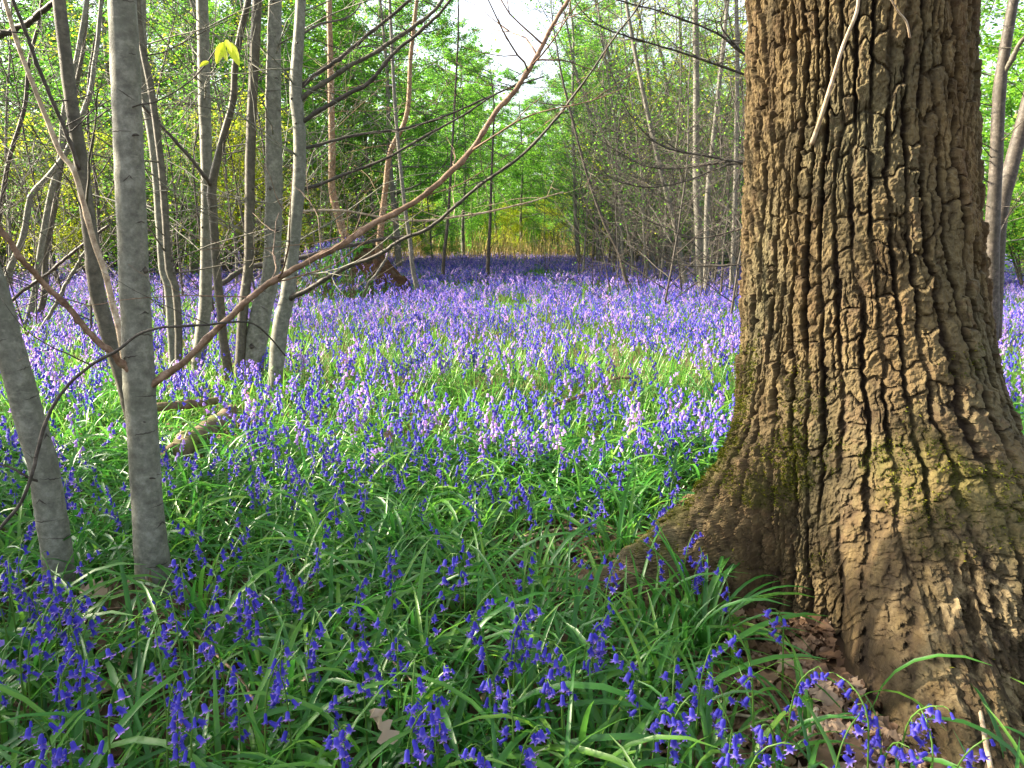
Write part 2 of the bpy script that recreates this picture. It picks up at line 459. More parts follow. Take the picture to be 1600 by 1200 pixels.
def build_oak():
    th = np.r_[np.arange(146, 352, 0.36), np.arange(352, 506, 3.0)]; th = R(1) * th
    z = np.r_[np.linspace(-0.12, 0.0, 12, endpoint=False), np.linspace(0, 1, 260) ** 1.15 * 0.75]
    z = np.r_[z, np.arange(z[-1] + .0034, 2.05, 0.0034)]
    z = np.r_[z, np.geomspace(2.06, 6.5, 60)]
    TH, Z = np.meshgrid(th, z)
    r = oak_r(TH, Z)
    u = TH * OAK_R; v = Z - (r - OAK_R) * 0.9
    # warp so that the furrows wander and fork
    jag = fbm(u / .016, v / .022, seed=22, octv=3) - .5
    c1 = u / .041 + 1.5 * (fbm(u / .20, v / .55, seed=21, octv=2) - .5) + 0.62 * (fbm(u / .045, v / .17, seed=24, octv=2) - .5) + .36 * jag
    col_ = np.floor(c1); t1 = c1 - col_; e1 = np.minimum(t1, 1 - t1)
    zz_ = np.zeros_like(c1); hc = _hash(col_, zz_, zz_, 31)
    eid = np.floor(c1 + .5); fmod = .5 + .6 * sstep(.25, .55, vnoise(eid * 7.3, v / .16, seed=33))
    furrow = (1 - sstep(0.04, 0.20, e1)) * fmod
    ph = v / (.055 + .055 * hc) + hc * 13 + .9 * (fbm(u / .03, v / .05, seed=25, octv=2) - .5) + .35 * (t1 - .5) * (1 - 2 * hc)
    row_ = np.floor(ph); tr = ph - row_; er = np.minimum(tr, 1 - tr)
    cid = _hash(col_, row_, zz_, 35)
    kcr = _hash(col_, np.floor(ph + .5), zz_, 37) 
    hcr = 1 - (1 - sstep(0.015, 0.10, er)) * sstep(.25, .5, kcr)
    c2 = c1 * 2.3 + 1.2 * (fbm(u / .03, v / .08, seed=26, octv=2) - .5); t2 = c2 - np.floor(c2); e2 = np.minimum(t2, 1 - t2)
    sub = (1 - sstep(0.02, 0.2, e2)) * sstep(.42, .62, fbm(u / .04 + 3, v / .09, seed=28, octv=2))
    plate_h = 1 - furrow
    k1, k2, kid = voronoi(u / 0.011 + 2 + 1.2 * jag, v / 0.016 + jag, 51, 0.95)
    fine = fbm(u / 0.012, v / 0.02, seed=61, octv=4)
    fine2 = fbm(u / 0.004, v / 0.006, seed=67, octv=3)
    low = 1 - sstep(0.16, 0.55, Z + 0.25 * (fbm(TH * 2.2, Z * 3, seed=71, octv=2) - .5))     # rugged flaky foot
    front = lobe(TH, R(275), R(38)); low = np.clip(low * (0.25 + 0.50 * front + .35 * lobe(TH, R(193), R(25))), 0, 1)
    amp = 0.024
    d = -amp * furrow + 0.013 * (cid - .5) * plate_h + .009 * (tr - .5) * plate_h * (cid > .35) - 0.011 * (1 - hcr) * plate_h - .008 * sub * plate_h + 0.005 * (.5 - k1) + 0.009 * (fine - .5) + 0.005 * (fine2 - .5)
    uf = (TH - R(265)) * r
    lump = fbm(uf / 0.05, v / 0.16, seed=81, octv=5)
    m1, m2, mid_ = voronoi(uf / .030 + .9 * (fbm(uf / .03, v / .05, seed=87, octv=3) - .5), v / .075 + .9 * (fbm(uf / .03 + 5, v / .05, seed=88, octv=3) - .5), 57, .95)
    fedge = sstep(0.02, .22, m2 - m1); finef = fbm(uf / .012, v / .02, seed=62, octv=4)
    rdg = 1 - 2 * np.abs(fbm(uf / .022, v / .075, seed=85, octv=5) - .5)
    dl = 0.034 * (lump - .5) + 0.034 * (rdg - .8) + 0.015 * (fedge - .8) + .014 * (mid_ - .5) * fedge + 0.024 * (finef - .5) + .009 * (fine2 - .5)
    groove = -0.045 * sstep(0.56, 0.66, fbm(uf / 0.035 + 4, v / 0.28, seed=83, octv=3))
    d = d * (1 - low) + (dl + groove + 0.55 * amp * (plate_h - .75)) * low
    rr = r + d
    crack = np.clip(plate_h * (0.45 + 0.55 * hcr) * (1 - .6 * sub), 0, 1)
    crack = crack * (1 - low) + low * np.clip(sstep(0.36, 0.56, lump) * (.3 + .7 * fedge), .1, 1)
    X = OAK[0] + rr * np.cos(TH) - 0.078 * (np.clip(Z, 0.1, 3) - .62); Y = OAK[1] + rr * np.sin(TH)
    deg = np.degrees(TH)
    mossn = fbm(u / .09, v / .13, seed=91, octv=3)
    moss = .8 * np.clip(1.2 * lobe(TH, R(193), R(20)) * sstep(0.55, 0.12, Z) * sstep(0.10, .25, Z) * 1.0
                   + .6 * np.exp(-((Z - 0.50) / .17) ** 2) * lobe(TH, R(262), R(22))
                   + 0.9 * np.exp(-((Z - 0.40) / .18) ** 2) * lobe(TH, R(222), R(14))
                   + .5 * np.exp(-((Z - 0.62) / .2) ** 2) * lobe(TH, R(300), R(18)), 0, 1) * sstep(.44, .62, mossn)
    moss = np.maximum(moss, 1.0 * np.maximum(lobe(TH, R(178), R(13)), lobe(TH, R(187), R(8))) * sstep(.85, .35, Z) * sstep(.13, .22, Z) * sstep(.30, .5, mossn))
    worn = np.clip(1.0 * lobe(TH, R(268), R(13)) * sstep(.48, .25, Z) + 1.2 * lobe(TH, R(289), R(12)) * sstep(.6, .4, Z) * sstep(.0, .1, Z)
                   + 0.8 * lobe(TH, R(196), R(13)) * sstep(.33, .2, Z), 0, 1)
    n, m = TH.shape
    i = np.arange(n - 1)[:, None] * m; j = np.arange(m)[None, :]; j2 = (j + 1) % m
    q = np.stack([i + j, i + j2, i + m + j2, i + m + j], -1).reshape(-1, 4)
    V = np.stack([X - OAK[0], Y - OAK[1], Z], -1).reshape(-1, 3)
    mb = MB(); mb.add(V, q, None, 0.5, crack=crack, plate=kid * .4 + cid * .6, moss=moss, worn=worn)
    root = empty('oak_tree', tuple(OAK), 'massive oak trunk with deeply furrowed brown bark and mossy spreading roots', 'tree')
    mb.build('trunk', M['oak'], root, False)
    # moss tufts stand a few millimetres off the bark
    r2 = np.random.default_rng(5)
    wgt = (moss * (fbm(u / .02, v / .02, seed=93, octv=2) > .42)).ravel(); wgt = wgt * (deg.ravel() < 350)
    nrm = np.stack([np.cos(TH), np.sin(TH), 0.45 * (Z < .45)], -1).reshape(-1, 3)
    pick = r2.choice(len(wgt), 15000, p=wgt / wgt.sum())
    p = V[pick] + r2.normal(0, .0015, (len(pick), 3)); nn = nrm[pick] + r2.normal(0, .5, (len(pick), 3)); nn /= np.linalg.norm(nn, axis=1, keepdims=True)
    s = np.cross(nn, r2.normal(0, 1, (len(pick), 3))); s /= np.linalg.norm(s, axis=1, keepdims=True)
    L = r2.uniform(.004, .011, len(pick))[:, None]
    vv = np.stack([p - s * L * .22 - nn * .001, p + s * L * .22 - nn * .001, p + nn * L], 1).reshape(-1, 3)
    mb = MB(); mb.add(vv, None, np.arange(len(vv)).reshape(-1, 3), np.repeat(r2.uniform(0, 1, len(pick)), 3))
    o = mb.build('moss', M['moss'], root); o['kind'] = 'stuff'
    # slim shoots growing off the bark
    for pts, wd in (([(1342, -12), (1338, 20), (1318, 70), (1304, 115), (1290, 160), (1279, 195), (1268, 226)], 9), ([(1388, -8), (1402, 16), (1416, 34), (1422, 60)], 4)):
        P = []
        for k, (px, py) in enumerate(pts):
            f = 1 - k / (len(pts) - 1)
            rr_ = ray(px, py); tt = np.linspace(1.2, 3.0, 800)
            q_ = np.array([0, 0, CAM_H]) + rr_[None] * tt[:, None]
            rad = np.hypot(q_[:, 0] - OAK[0], q_[:, 1] - OAK[1]); th_ = np.arctan2(q_[:, 1] - OAK[1], q_[:, 0] - OAK[0])
            q2 = q_[:, 0] + 0.078 * (q_[:, 2] - .62); rad = np.hypot(q2 - OAK[0], q_[:, 1] - OAK[1]); th_ = np.arctan2(q_[:, 1] - OAK[1], q2 - OAK[0]); hit = np.argmax(rad < oak_r(th_, q_[:, 2]) + 0.010 + 0.05 * f); P.append(q_[hit])
        mb = MB(); C_ = catmull(P, 40); tube(mb, C_ - OAK, np.linspace(wd * .26 * 2.0 / F_PX, wd * .42 * 2.0 / F_PX, 40), 10, rough=.12)
        mb.build('shoot', M['pale'], root)
    # limbs and thin spring crown far overhead
    mbl, mbc = MB(), MB(); r3 = np.random.default_rng(12)
    for k in range(9):
        a = k * 2.4; p0 = np.array([.2 * math.cos(a), .2 * math.sin(a), 4.6 + .22 * k])
        L = wander(r3, p0, (math.cos(a), math.sin(a), .8), 4.5, 8, .12, .03)
        tube(mbl, L, np.linspace(.11, .03, 9), 8)
        for q_ in range(9):
            c = L[2 + (q_ % 7)]; tw = wander(r3, c, r3.normal(0, 1, 3) + np.array([math.cos(a), math.sin(a), .4]), 1.5, 5, .2)
            tube(mbl, tw, np.linspace(.02, .006, 6), 5)
            add_leaves(mbc, r3, tw[r3.integers(2, 6, 12)] + r3.normal(0, .15, (12, 3)), .08)
    mbl.build('limb', M['oak'] if False else M['thicket'], root); mbc.build('crown', M['yellowleaf'], root)
    return root
oak = build_oak()

def oak_ground_r(x, y):
    th = np.arctan2(y - OAK[1], x - OAK[0]); return np.hypot(x - OAK[0], y - OAK[1]) - oak_r(th, np.full(np.shape(th), .04))

# ------------------------------------------------------------------ traced trees
def trace(pts, Ys, wds, n):
    """pixel centre line + depth per point + width in pixels -> world points and radii"""
    k = len(pts)
    Ys = np.interp(np.linspace(0, 1, k), np.linspace(0, 1, len(np.atleast_1d(Ys))), np.atleast_1d(Ys))
    wds = np.interp(np.linspace(0, 1, k), np.linspace(0, 1, len(np.atleast_1d(wds))), np.atleast_1d(wds))
    P = []
    for (px, py), Y, wd in zip(pts, Ys, wds):
        p, t = at(px, py, Y); P.append([*p, wd * .5 * t / F_PX])
    C = catmull(np.array(P), n)
    return C[:, :3], np.maximum(C[:, 3], .0008)

def node_bumps(rad, r, every=22, amt=0.10):
    rad = rad.copy(); n = len(rad); i = int(r.integers(6, every))
    while i < n - 3:
        for k, g in ((-1, .35), (0, 1), (1, .5), (2, .15)): rad[i + k] *= 1 + amt * g * r.uniform(.5, 1.2)
        i += int(r.integers(every * .6, every * 1.5))
    return rad

def side_twigs(mb, P, rad, r, n, L, t0=.1, t1=1.0, up=.5, sub=2, rt=.0045, away=None):
    for _ in range(n):
        k = int(len(P) * r.uniform(t0, t1 - .01)); k = min(k, len(P) - 2)
        a = r.uniform(0, 2 * math.pi); d = np.array([math.cos(a), math.sin(a) * .7, r.uniform(-.1, 1) * up * 1.6])
        l = L * r.uniform(.45, 1.15); r0 = min(rad[k] * .55, rt * r.uniform(.6, 1.4))
        tw = wander(r, P[k], d, l, 9, .10, .02); tube(mb, tw, np.linspace(r0, r0 * .25, 10), 5)
        for _ in range(sub):
            q = int(r.integers(2, 8)); d2 = unit(tw[q + 1] - tw[q]) + r.normal(0, .55, 3)
            tw2 = wander(r, tw[q], d2, l * r.uniform(.25, .55), 6, .12, .02); tube(mb, tw2, np.linspace(r0 * .5, r0 * .2, 7), 4)

def small_crown(mb, mbw, P, r, n=26, L=1.2, leaf=.06, per=26):
    """twigs and young leaves above the frame on a traced stem"""
    for _ in range(n):
        k = int(len(P) * r.uniform(.35, .99)); k = min(k, len(P) - 2)
        a = r.uniform(0, 6.283); tw = wander(r, P[k], (math.cos(a), math.sin(a), .6), L * r.uniform(.5, 1.1), 6, .15)
        tube(mbw, tw, np.linspace(.006, .002, 7), 4)
        add_leaves(mb, r, tw[r.integers(1, 7, per)] + r.normal(0, .13, (per, 3)), leaf)

def traced_tree(name, label, cat, pts, Ys, wds, mat, branches=(), n=110, sides=16, twigs=(0, 0, 0), top=3.0, group=None, crown='spring', seed=0, rough=.07, bumps=.09, cn=22, ground_base=True):
    """pts run from the top of the visible stem down to its foot"""
    r = np.random.default_rng(seed + 100)
    P, rad = trace(pts, Ys, wds, n)
    base = P[-1].copy()
    if ground_base: base[2] = float(ground_z(base[0], base[1]))
    root = empty(name, tuple(base), label, cat, group)
    ext = None
    if top:
        d = unit(P[0] - P[min(12, n - 1)]); d = unit(d + np.array([0, 0, .5]))
        ext = wander(r, P[0], d, top, 24, .03, .04)[1:][::-1]
        P2 = np.vstack([ext, P]); rad2 = np.r_[np.linspace(.006, rad[0] * .95, 24), node_bumps(rad, r, amt=bumps)]
    else:
        P2, rad2 = P, node_bumps(rad, r, amt=bumps)
    if ground_base and P[-1, 2] > base[2] - .05:
        P2 = np.vstack([P2, base - np.array([0, 0, .08])]); rad2 = np.r_[rad2, rad2[-1] * 1.3]
    mb = MB(); tube(mb, P2 - base, rad2, sides, rough=rough, seed=seed); 
    if twigs[0]:
        side_twigs(mb, P - base, rad, r, int(twigs[0] * 1.7), twigs[1], 0.0, twigs[2])
    mc = MB()
    if ext is not None and cn:
        small_crown(mc, mb, ext[::-1] - base, r, cn)
    if sides >= 16 and wds[0] > 9 and mat is not M['thicket']:
        cam_ = np.array([0, 0, CAM_H]); i = int(r.integers(3, 8)); off = len(P2) - n if ext is None else 24
        while i < n - 4:
            p, rr = P[i], rad[i]; ax = unit(P[i + 1] - P[i - 1]) * -1; v = cam_ - p; v = unit(v - ax * (v @ ax)); sd = np.cross(ax, v)
            a0 = r.uniform(-.9, .9); rr2 = rr * 1.0
            if r.uniform() < .34:          # chevron over an old branch scar
                hw = r.uniform(.35, .6); hh = rr * r.uniform(.12, .5); tt = np.linspace(-1, 1, 11); aa = a0 + tt * hw
                pts_ = p + rr2 * (np.cos(aa)[:, None] * v + np.sin(aa)[:, None] * sd) + ax * (hh * (1 - np.abs(tt) ** .8))[:, None] - ax * hh * .5
                tube(mb, pts_ - base, rr * .05 * (1.05 - np.abs(tt)) * r.uniform(.5, 1.5, 11) + .0003, 6, mi=1, rough=.3, seed=i)
                if r.uniform() < .5:
                    e = p + rr2 * (math.cos(a0) * v + math.sin(a0) * sd); o_ = unit(e - p)
                    tube(mb, np.array([e - o_ * rr * .1, e + o_ * rr * .10, e + o_ * rr * .2]) - base - ax * hh * .25, np.array([.22, .20, .08]) * rr, 7, mi=1, rough=.3, seed=i)
            else:                           # wrinkle ring part way round
                tt = np.linspace(-1, 1, 15); aa = a0 + tt * r.uniform(.4, 1.4)
                pts_ = p + rr2 * (np.cos(aa)[:, None] * v + np.sin(aa)[:, None] * sd) + ax * (rr * .12 * r.normal(0, 1) * tt + rr * .03 * r.normal(0, 1, 15))[:, None]
                tube(mb, pts_ - base, rr * .035 * (1.1 - np.abs(tt)) + .0002, 5, mi=1, rough=.3, seed=i)
            i += int(r.integers(5, 12))
    mb.build('trunk', [mat, M['twig']], root)
    if mc.v: mc.build('crown', M[crown], root)
    for br in branches:
        bp, bY, bw, bm = br[:4]; lab = br[4] if len(br) > 4 else None; ntw = br[5] if len(br) > 5 else 3
        Q, qr = trace(bp, bY, bw, max(24, len(bp) * 9)); qr = node_bumps(qr * .74, r, 12, .3)
        nq = len(Q); wob = np.cumsum(r.normal(0, 1, (nq, 3)), 0); wob = wob - np.linspace(0, 1, nq)[:, None] * wob[-1]; Q = Q + wob * qr[:, None] * .11
        m2 = MB(); tube(m2, Q - base, qr, 10, rough=.14, seed=seed + 3)
        if ntw: side_twigs(m2, Q - base, qr, r, int(ntw * 2.2), .55, .2, 1.0, .3, 2, .0026)
        bo = m2.build('branch', bm, root)
        if lab: bo['label'] = lab
    return root

T = {}
# upright grey trunk in the near left, with its two long branches
T['A'] = traced_tree('beech_tree', 'upright smooth grey young beech trunk nearest the camera, with two long brown branches', 'tree',
    [(188, -40), (191, 0), (197, 140), (203, 280), (209, 420), (213, 500), (217, 590), (222, 660), (231, 800), (246, 960)], [2.1], [40, 41, 43, 43.5, 44, 44, 47, 45, 47, 58], M['grey'],
    [([(218, 612), (232, 602), (241, 597), (280, 569), (315, 537), (353, 502), (385, 471), (420, 443), (469, 413), (539, 380), (585, 348), (640, 319), (683, 285), (734, 232), (772, 174), (806, 136), (840, 81), (861, 42), (887, 0), (900, -30)],
      [2.09, 2.12, 2.35, 2.6], [17, 13.5, 12.5, 11.5, 10, 6.5], M['brown'], 'long red-brown branch sweeping up to the right', 9),
     ([(214, 590), (190, 568), (175, 553), (140, 520), (105, 478), (70, 440), (52, 420), (30, 400), (0, 357), (-40, 300)], [2.08, 2.0, 1.9], [16, 13, 12, 12, 11], M['brown'], 'brown branch reaching up to the left', 0),
     ([(205, 168), (217, 164), (245, 159), (276, 143), (304, 121), (325, 96), (345, 66)], [2.08, 2.0], [3.5, 2.2], M['twig'], 'thin twig with fresh yellow-green leaves', 0)],
    n=150, sides=28, top=3.2, seed=1, rough=.05, bumps=.05)
# branch collars and old scars on it
A_base = np.array(T['A'].location)
for (px, py, s) in ((206, 556, .012), (208, 658, .010), (224, 660, .006), (238, 748, .007), (203, 296, .005), (212, 212, .007), (205, 404, .006)):
    p, t = at(px, py, 2.1 - .03); mb = MB()
    aa = np.linspace(0, math.pi * .99, 8); C_ = np.array([[0, -.002 - .7 * s * math.sin(x), 0] for x in aa])
    pts_ = np.stack([np.linspace(-1.3 * s, 1.3 * s, 9), -s * .35 * np.sin(np.linspace(0, math.pi, 9)) , s * .4 * np.sin(np.linspace(0, math.pi, 9))], -1)
    tube(mb, pts_ + p - A_base, s * .42 * np.sin(np.linspace(.5, math.pi - .5, 9)), 8, rough=.25, seed=int(px))
    mb.build('branch_scar', M['twig'], T['A'])
# the fresh leaves at the end of the twig
tw = [o for o in T['A'].children if o.get('label', '').startswith('thin twig')][0]
def serrate_leaf(mb, base, tip, width, nrm, n=9, tint=.5, cup=.12):
    base, tip = np.array(base), np.array(tip); a = tip - base; L = np.linalg.norm(a); a /= L
    b = unit(np.cross(nrm, a)); nn = np.cross(a, b)
    s = np.linspace(0, 1, n); wv = width * np.sin(math.pi * s ** .8) ** .75; wv = wv * (1 + .10 * (np.arange(n) % 2)); wv[0] = width * .04; wv[-1] = 0
    mid = base + np.outer(s * L, a) - np.outer(.12 * L * s ** 2, [0, 0, 1])
    l = mid + wv[:, None] * b + (wv * cup * 2)[:, None] * nn; r_ = mid - wv[:, None] * b + (wv * cup * 2)[:, None] * nn
    k = np.arange(n - 1)
    q = np.concatenate([np.stack([k, k + 1, n + k + 1, n + k], -1), np.stack([k + 1, k, 2 * n + k, 2 * n + k + 1], -1)])
    mb.add(np.vstack([mid, l, r_]), q, None, tint)
for (b0, t0, wd) in (((350, 66), (338, 96), .011), ((357, 66), (374, 98), .011), ((345, 70), (355, 92), .007), ((326, 96), (312, 102), .006), ((352, 62), (362, 78), .006)):
    p0, _ = at(*b0, 2.0); p1, _ = at(*t0, 1.97); mb = MB(); serrate_leaf(mb, p0 - A_base, p1 - A_base, wd, (.1, -1, .25), tint=.6)
    o = mb.build('leaf', M['fresh'], tw)
# leaning trunk at the left edge
T['B'] = traced_tree('beech_tree', 'leaning smooth grey trunk rising out of thick bluebells at the left edge', 'tree',
    [(-75, 300), (-40, 380), (-12, 450), (8, 520), (20, 560), (38, 625), (58, 695), (68, 730), (79, 800), (87, 850), (92, 900), (98, 962)], [2.0, 2.05], [42, 42, 42, 44, 46], M['grey'],
    [([(60, 752), (48, 748), (20, 732), (-10, 722)], [2.0, 1.95], [6, 4], M['twig'], None, 0)], n=110, sides=26, seed=2, rough=.05, bumps=.04)
# dark stem behind the upright trunk
T['C'] = traced_tree('beech_tree', 'slim dark grey leaning stem whose foot hides behind the upright near trunk', 'tree',
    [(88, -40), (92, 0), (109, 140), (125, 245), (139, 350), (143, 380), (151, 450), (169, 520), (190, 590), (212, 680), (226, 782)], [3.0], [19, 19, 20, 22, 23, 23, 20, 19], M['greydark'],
    [([(124, 262), (122, 258), (91, 182), (66, 119), (42, 52), (21, 0), (10, -40)], [3.0, 2.8], [9, 8, 6], M['twig'], None, 3)], n=110, sides=18, twigs=(4, .8, .5), seed=3)
T['D'] = traced_tree('sapling', 'thin pale peeling sapling crossing in front of the dark leaning stem', 'tree',
    [(-10, -40), (7, 0), (28, 70), (52, 133), (77, 196), (94, 238), (115, 266), (130, 315), (147, 378), (164, 425), (175, 471), (186, 513), (191, 541), (205, 640), (215, 720)], [2.9, 2.75], [6, 7, 8, 9, 10, 10], M['pale'],
    n=100, sides=10, top=1.5, cn=4, seed=4, bumps=.2)
# the ring of stems further back
coppice = 'stems of the hornbeam ring behind the near beech'
T['F'] = traced_tree('hornbeam', 'pale slim stem with sunlit left edge, leftmost of the hornbeam ring', 'tree', [(219, -40), (220, 0), (222, 70), (225, 140), (237, 210), (245, 280), (250, 350), (255, 420), (263, 450), (268, 520), (274, 618)], [5.4], [15, 14, 13, 13, 12], M['grey'], twigs=(5, 1.3, .6), seed=5, group=coppice)
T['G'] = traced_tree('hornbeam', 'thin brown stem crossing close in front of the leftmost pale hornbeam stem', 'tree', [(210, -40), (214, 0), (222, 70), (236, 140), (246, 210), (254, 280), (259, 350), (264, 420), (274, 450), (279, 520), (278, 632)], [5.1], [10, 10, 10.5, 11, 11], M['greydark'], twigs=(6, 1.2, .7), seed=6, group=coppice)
T['H'] = traced_tree('hornbeam', 'grey stem standing directly behind the slender forked stem', 'tree', [(315, -40), (316, 0), (319, 140), (323, 280), (322, 420), (320, 485), (311, 555), (306, 608)], [5.6], [17, 18, 18, 17, 19, 21, 18], M['grey'], twigs=(8, 1.5, .7), seed=7, group=coppice)
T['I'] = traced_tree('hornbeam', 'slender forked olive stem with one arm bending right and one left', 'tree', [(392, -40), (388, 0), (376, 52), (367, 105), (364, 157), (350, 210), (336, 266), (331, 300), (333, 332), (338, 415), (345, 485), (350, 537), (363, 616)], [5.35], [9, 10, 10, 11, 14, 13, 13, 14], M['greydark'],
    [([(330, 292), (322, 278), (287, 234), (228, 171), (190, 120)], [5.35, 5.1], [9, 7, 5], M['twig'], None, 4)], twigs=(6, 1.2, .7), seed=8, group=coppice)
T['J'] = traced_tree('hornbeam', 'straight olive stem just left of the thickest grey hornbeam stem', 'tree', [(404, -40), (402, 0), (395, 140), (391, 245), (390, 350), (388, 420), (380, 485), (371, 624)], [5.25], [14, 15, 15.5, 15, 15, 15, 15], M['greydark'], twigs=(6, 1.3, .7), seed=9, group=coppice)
T['K'] = traced_tree('hornbeam', 'thickest grey stem of the hornbeam ring, tilted and widening at its foot', 'tree', [(431, -40), (430, 0), (427, 140), (428, 280), (424, 420), (409, 485), (400, 537), (391, 622)], [5.3], [19, 20, 23, 26, 26, 32, 32, 30], M['grey'], twigs=(9, 1.5, .7), seed=10, sides=20, group=coppice)
T['L'] = traced_tree('hornbeam', 'grey stem with bright left edge sending many dark branches to the right', 'tree', [(471, -40), (470, 0), (466, 70), (462, 140), (468, 210), (467, 280), (461, 350), (454, 420), (449, 464), (437, 520), (427, 638)], [4.85], [16, 16, 17, 20, 19, 20, 21, 22, 24, 22], M['grey'],
    [([(452, 470), (458, 462), (490, 446), (542, 416), (585, 400), (627, 374), (670, 357), (725, 310), (755, 285), (819, 238), (870, 183), (895, 151), (925, 110), (963, 55), (993, 17), (1010, -20)], [4.85, 4.6, 4.2], [13, 9, 7, 6, 4, 3], M['twig'], 'long dark low branch rising to the right', 10),
     ([(466, 196), (480, 185), (539, 150), (585, 123), (619, 81), (670, 38), (704, 0), (720, -30)], [4.85, 4.8], [10, 9, 7, 5], M['twig'], None, 6),
     ([(460, 150), (468, 138), (490, 115), (539, 80), (585, 42), (640, 0), (670, -25)], [4.85, 5.0], [10, 9, 7, 6], M['twig'], None, 5),
     ([(466, 160), (500, 134), (542, 106), (585, 81), (627, 55), (670, 25), (691, 0), (705, -25)], [4.85, 4.9], [11, 9, 8, 5], M['greydark'], None, 5),
     ([(463, 300), (500, 289), (542, 272), (606, 246), (670, 208), (725, 178), (772, 147), (810, 132), (850, 120)], [4.85, 4.9], [7, 6, 4, 2.5], M['twig'], None, 7),
     ([(466, 232), (500, 225), (564, 210), (627, 202), (691, 183), (755, 155), (797, 136), (830, 118)], [4.85, 5.3], [7, 5.5, 4, 2.5], M['twig'], None, 7),
     ([(462, 60), (500, 38), (540, 30), (560, 12), (566, -10)], [4.85, 5.5], [6, 4, 3], M['greydark'], None, 3),
     ([(460, 330), (540, 330), (640, 345), (740, 335), (820, 318), (880, 300)], [4.85, 5.5, 6], [5, 4, 2.5], M['pale'], None, 6)],
    twigs=(8, 1.4, .7), seed=11, sides=20, group=coppice)
# far left thin stems
gl = 'thin stems beyond the leaning trunk at the left'
T['M'] = traced_tree('sapling', 'pale kinked sapling at far left with a bend at mid height', 'tree', [(140, 150), (110, 225), (84, 266), (52, 301), (45, 320), (36, 370), (16, 420), (6, 462), (0, 520)], [8.6], [8, 8, 9, 9, 10, 10], M['grey'], twigs=(6, 1.2, .9), seed=12, group=gl, top=2.5)
T['N'] = traced_tree('sapling', 'pale straight-leaning sapling with sunlit edge beyond the brown branch', 'tree', [(140, -30), (133, 18), (118, 100), (100, 175), (94, 245), (77, 315), (60, 415), (52, 467), (38, 520)], [8.9], [7, 7, 8, 9, 10, 10], M['grey'], twigs=(8, 1.3, .9), seed=13, group=gl)
T['O'] = traced_tree('sapling', 'dark curved sapling close right of the pale straight-leaning one', 'tree', [(130, 80), (112, 170), (93, 273), (87, 315), (72, 397), (68, 467), (48, 520)], [9.0], [6, 7, 8, 9, 10], M['greydark'], twigs=(8, 1.3, .9), seed=14, group=gl)
T['O2'] = traced_tree('sapling', 'thin dark sapling with crooked stem seen against pale sky at far left', 'tree', [(60, 40), (45, 100), (38, 170), (14, 250), (0, 330), (-22, 450), (-30, 520)], [9.0], [5, 6, 7, 8], M['twig'], twigs=(9, 1.2, .9), seed=15, group=gl)
# birches on and beside the mound
T['P1'] = traced_tree('birch_tree', 'orange-barked birch leaning out of the leafy mound', 'tree', [(514, -30), (515, 40), (517, 127), (519, 234), (519, 297), (532, 348), (553, 412)], [14.0], [8, 9, 10, 11, 12, 14], M['birch'], twigs=(14, 2.2, .9), seed=16, n=60, rough=.14)
T['P2'] = traced_tree('birch_tree', 'thinner orange birch on the mound leaning to the right', 'tree', [(655, -30), (642, 85), (636, 178), (610, 238), (602, 297), (596, 350), (590, 408)], [14.1], [6, 7, 8, 8, 10, 12], M['birch'], twigs=(12, 2.0, .9), seed=17, n=60, rough=.14)
T['P3'] = traced_tree('sapling', 'slim grey sapling standing just right of the mound', 'tree', [(608, -20), (615, 127), (621, 212), (632, 319), (641, 380), (645, 420), (657, 474)], [13.0], [5, 5.5, 6, 7, 7.5], M['thicket'], twigs=(14, 1.8, .9), seed=18, n=60)
T['P4'] = traced_tree('sapling', 'thin dark sapling in the middle of the bluebell glade', 'tree', [(772, 180), (768, 272), (766, 340), (764, 380), (762, 424)], [19.0], [3, 4, 5, 6], M['twig'], twigs=(12, 1.6, .9), seed=19, n=50, top=1.2, cn=8)
T['P5'] = traced_tree('sapling', 'thin dark stem standing left of the lone glade sapling', 'tree', [(716, 60), (706, 240), (700, 340), (694, 395), (692, 428)], [18.5], [3, 4, 5, 6], M['twig'], twigs=(10, 1.6, .9), seed=20, n=50, top=2, cn=8)
# thicket left of the oak
gt = 'stems of the thicket left of the oak'
T['Q1'] = traced_tree('hornbeam_tree', 'tall straight grey pole with sunlit streak, nearest the oak in the thicket', 'tree', [(1085, -30), (1086, 0), (1088, 127), (1088, 276), (1093, 382), (1097, 464)], [14.3], [8, 9, 10, 11, 13, 15], M['thicket'], twigs=(16, 2.0, .9), seed=21, n=60, group=gt)
T['Q2'] = traced_tree('hornbeam_tree', 'grey pole standing tight beside the tall sunlit pole, bending right higher up', 'tree', [(1140, -30), (1122, 150), (1106, 300), (1104, 400), (1103, 468)], [14.0], [6, 7, 8, 9, 9], M['thicket'], twigs=(14, 1.8, .9), seed=22, n=60, group=gt)
T['Q3'] = traced_tree('hornbeam_tree', 'long bent grey stem leaning left with a pale lit bend halfway up', 'tree', [(975, -30), (980, 13), (997, 106), (1018, 204), (1035, 276), (1057, 361), (1064, 410), (1073, 450)], [15.3], [5, 6, 7, 8, 9, 10], M['thicket'], twigs=(16, 2.0, .9), seed=23, n=60, group=gt)
T['Q4'] = traced_tree('sapling', 'dark slanting sapling leaning far left out of the bluebells', 'tree', [(880, 130), (908, 240), (925, 297), (945, 350), (967, 395), (976, 430), (987, 460)], [14.6], [3.5, 4, 5, 6, 7], M['twig'], twigs=(12, 1.8, .9), seed=24, n=50, top=1.5, cn=4, group=gt)
T['Q5'] = traced_tree('sapling', 'upright grey sapling at the thin left end of the thicket', 'tree', [(896, 60), (895, 170), (898, 280), (900, 361), (906, 412)], [24.0], [4, 5, 6, 7], M['thicket'], twigs=(14, 2.2, .9), seed=25, n=50, group=gt)
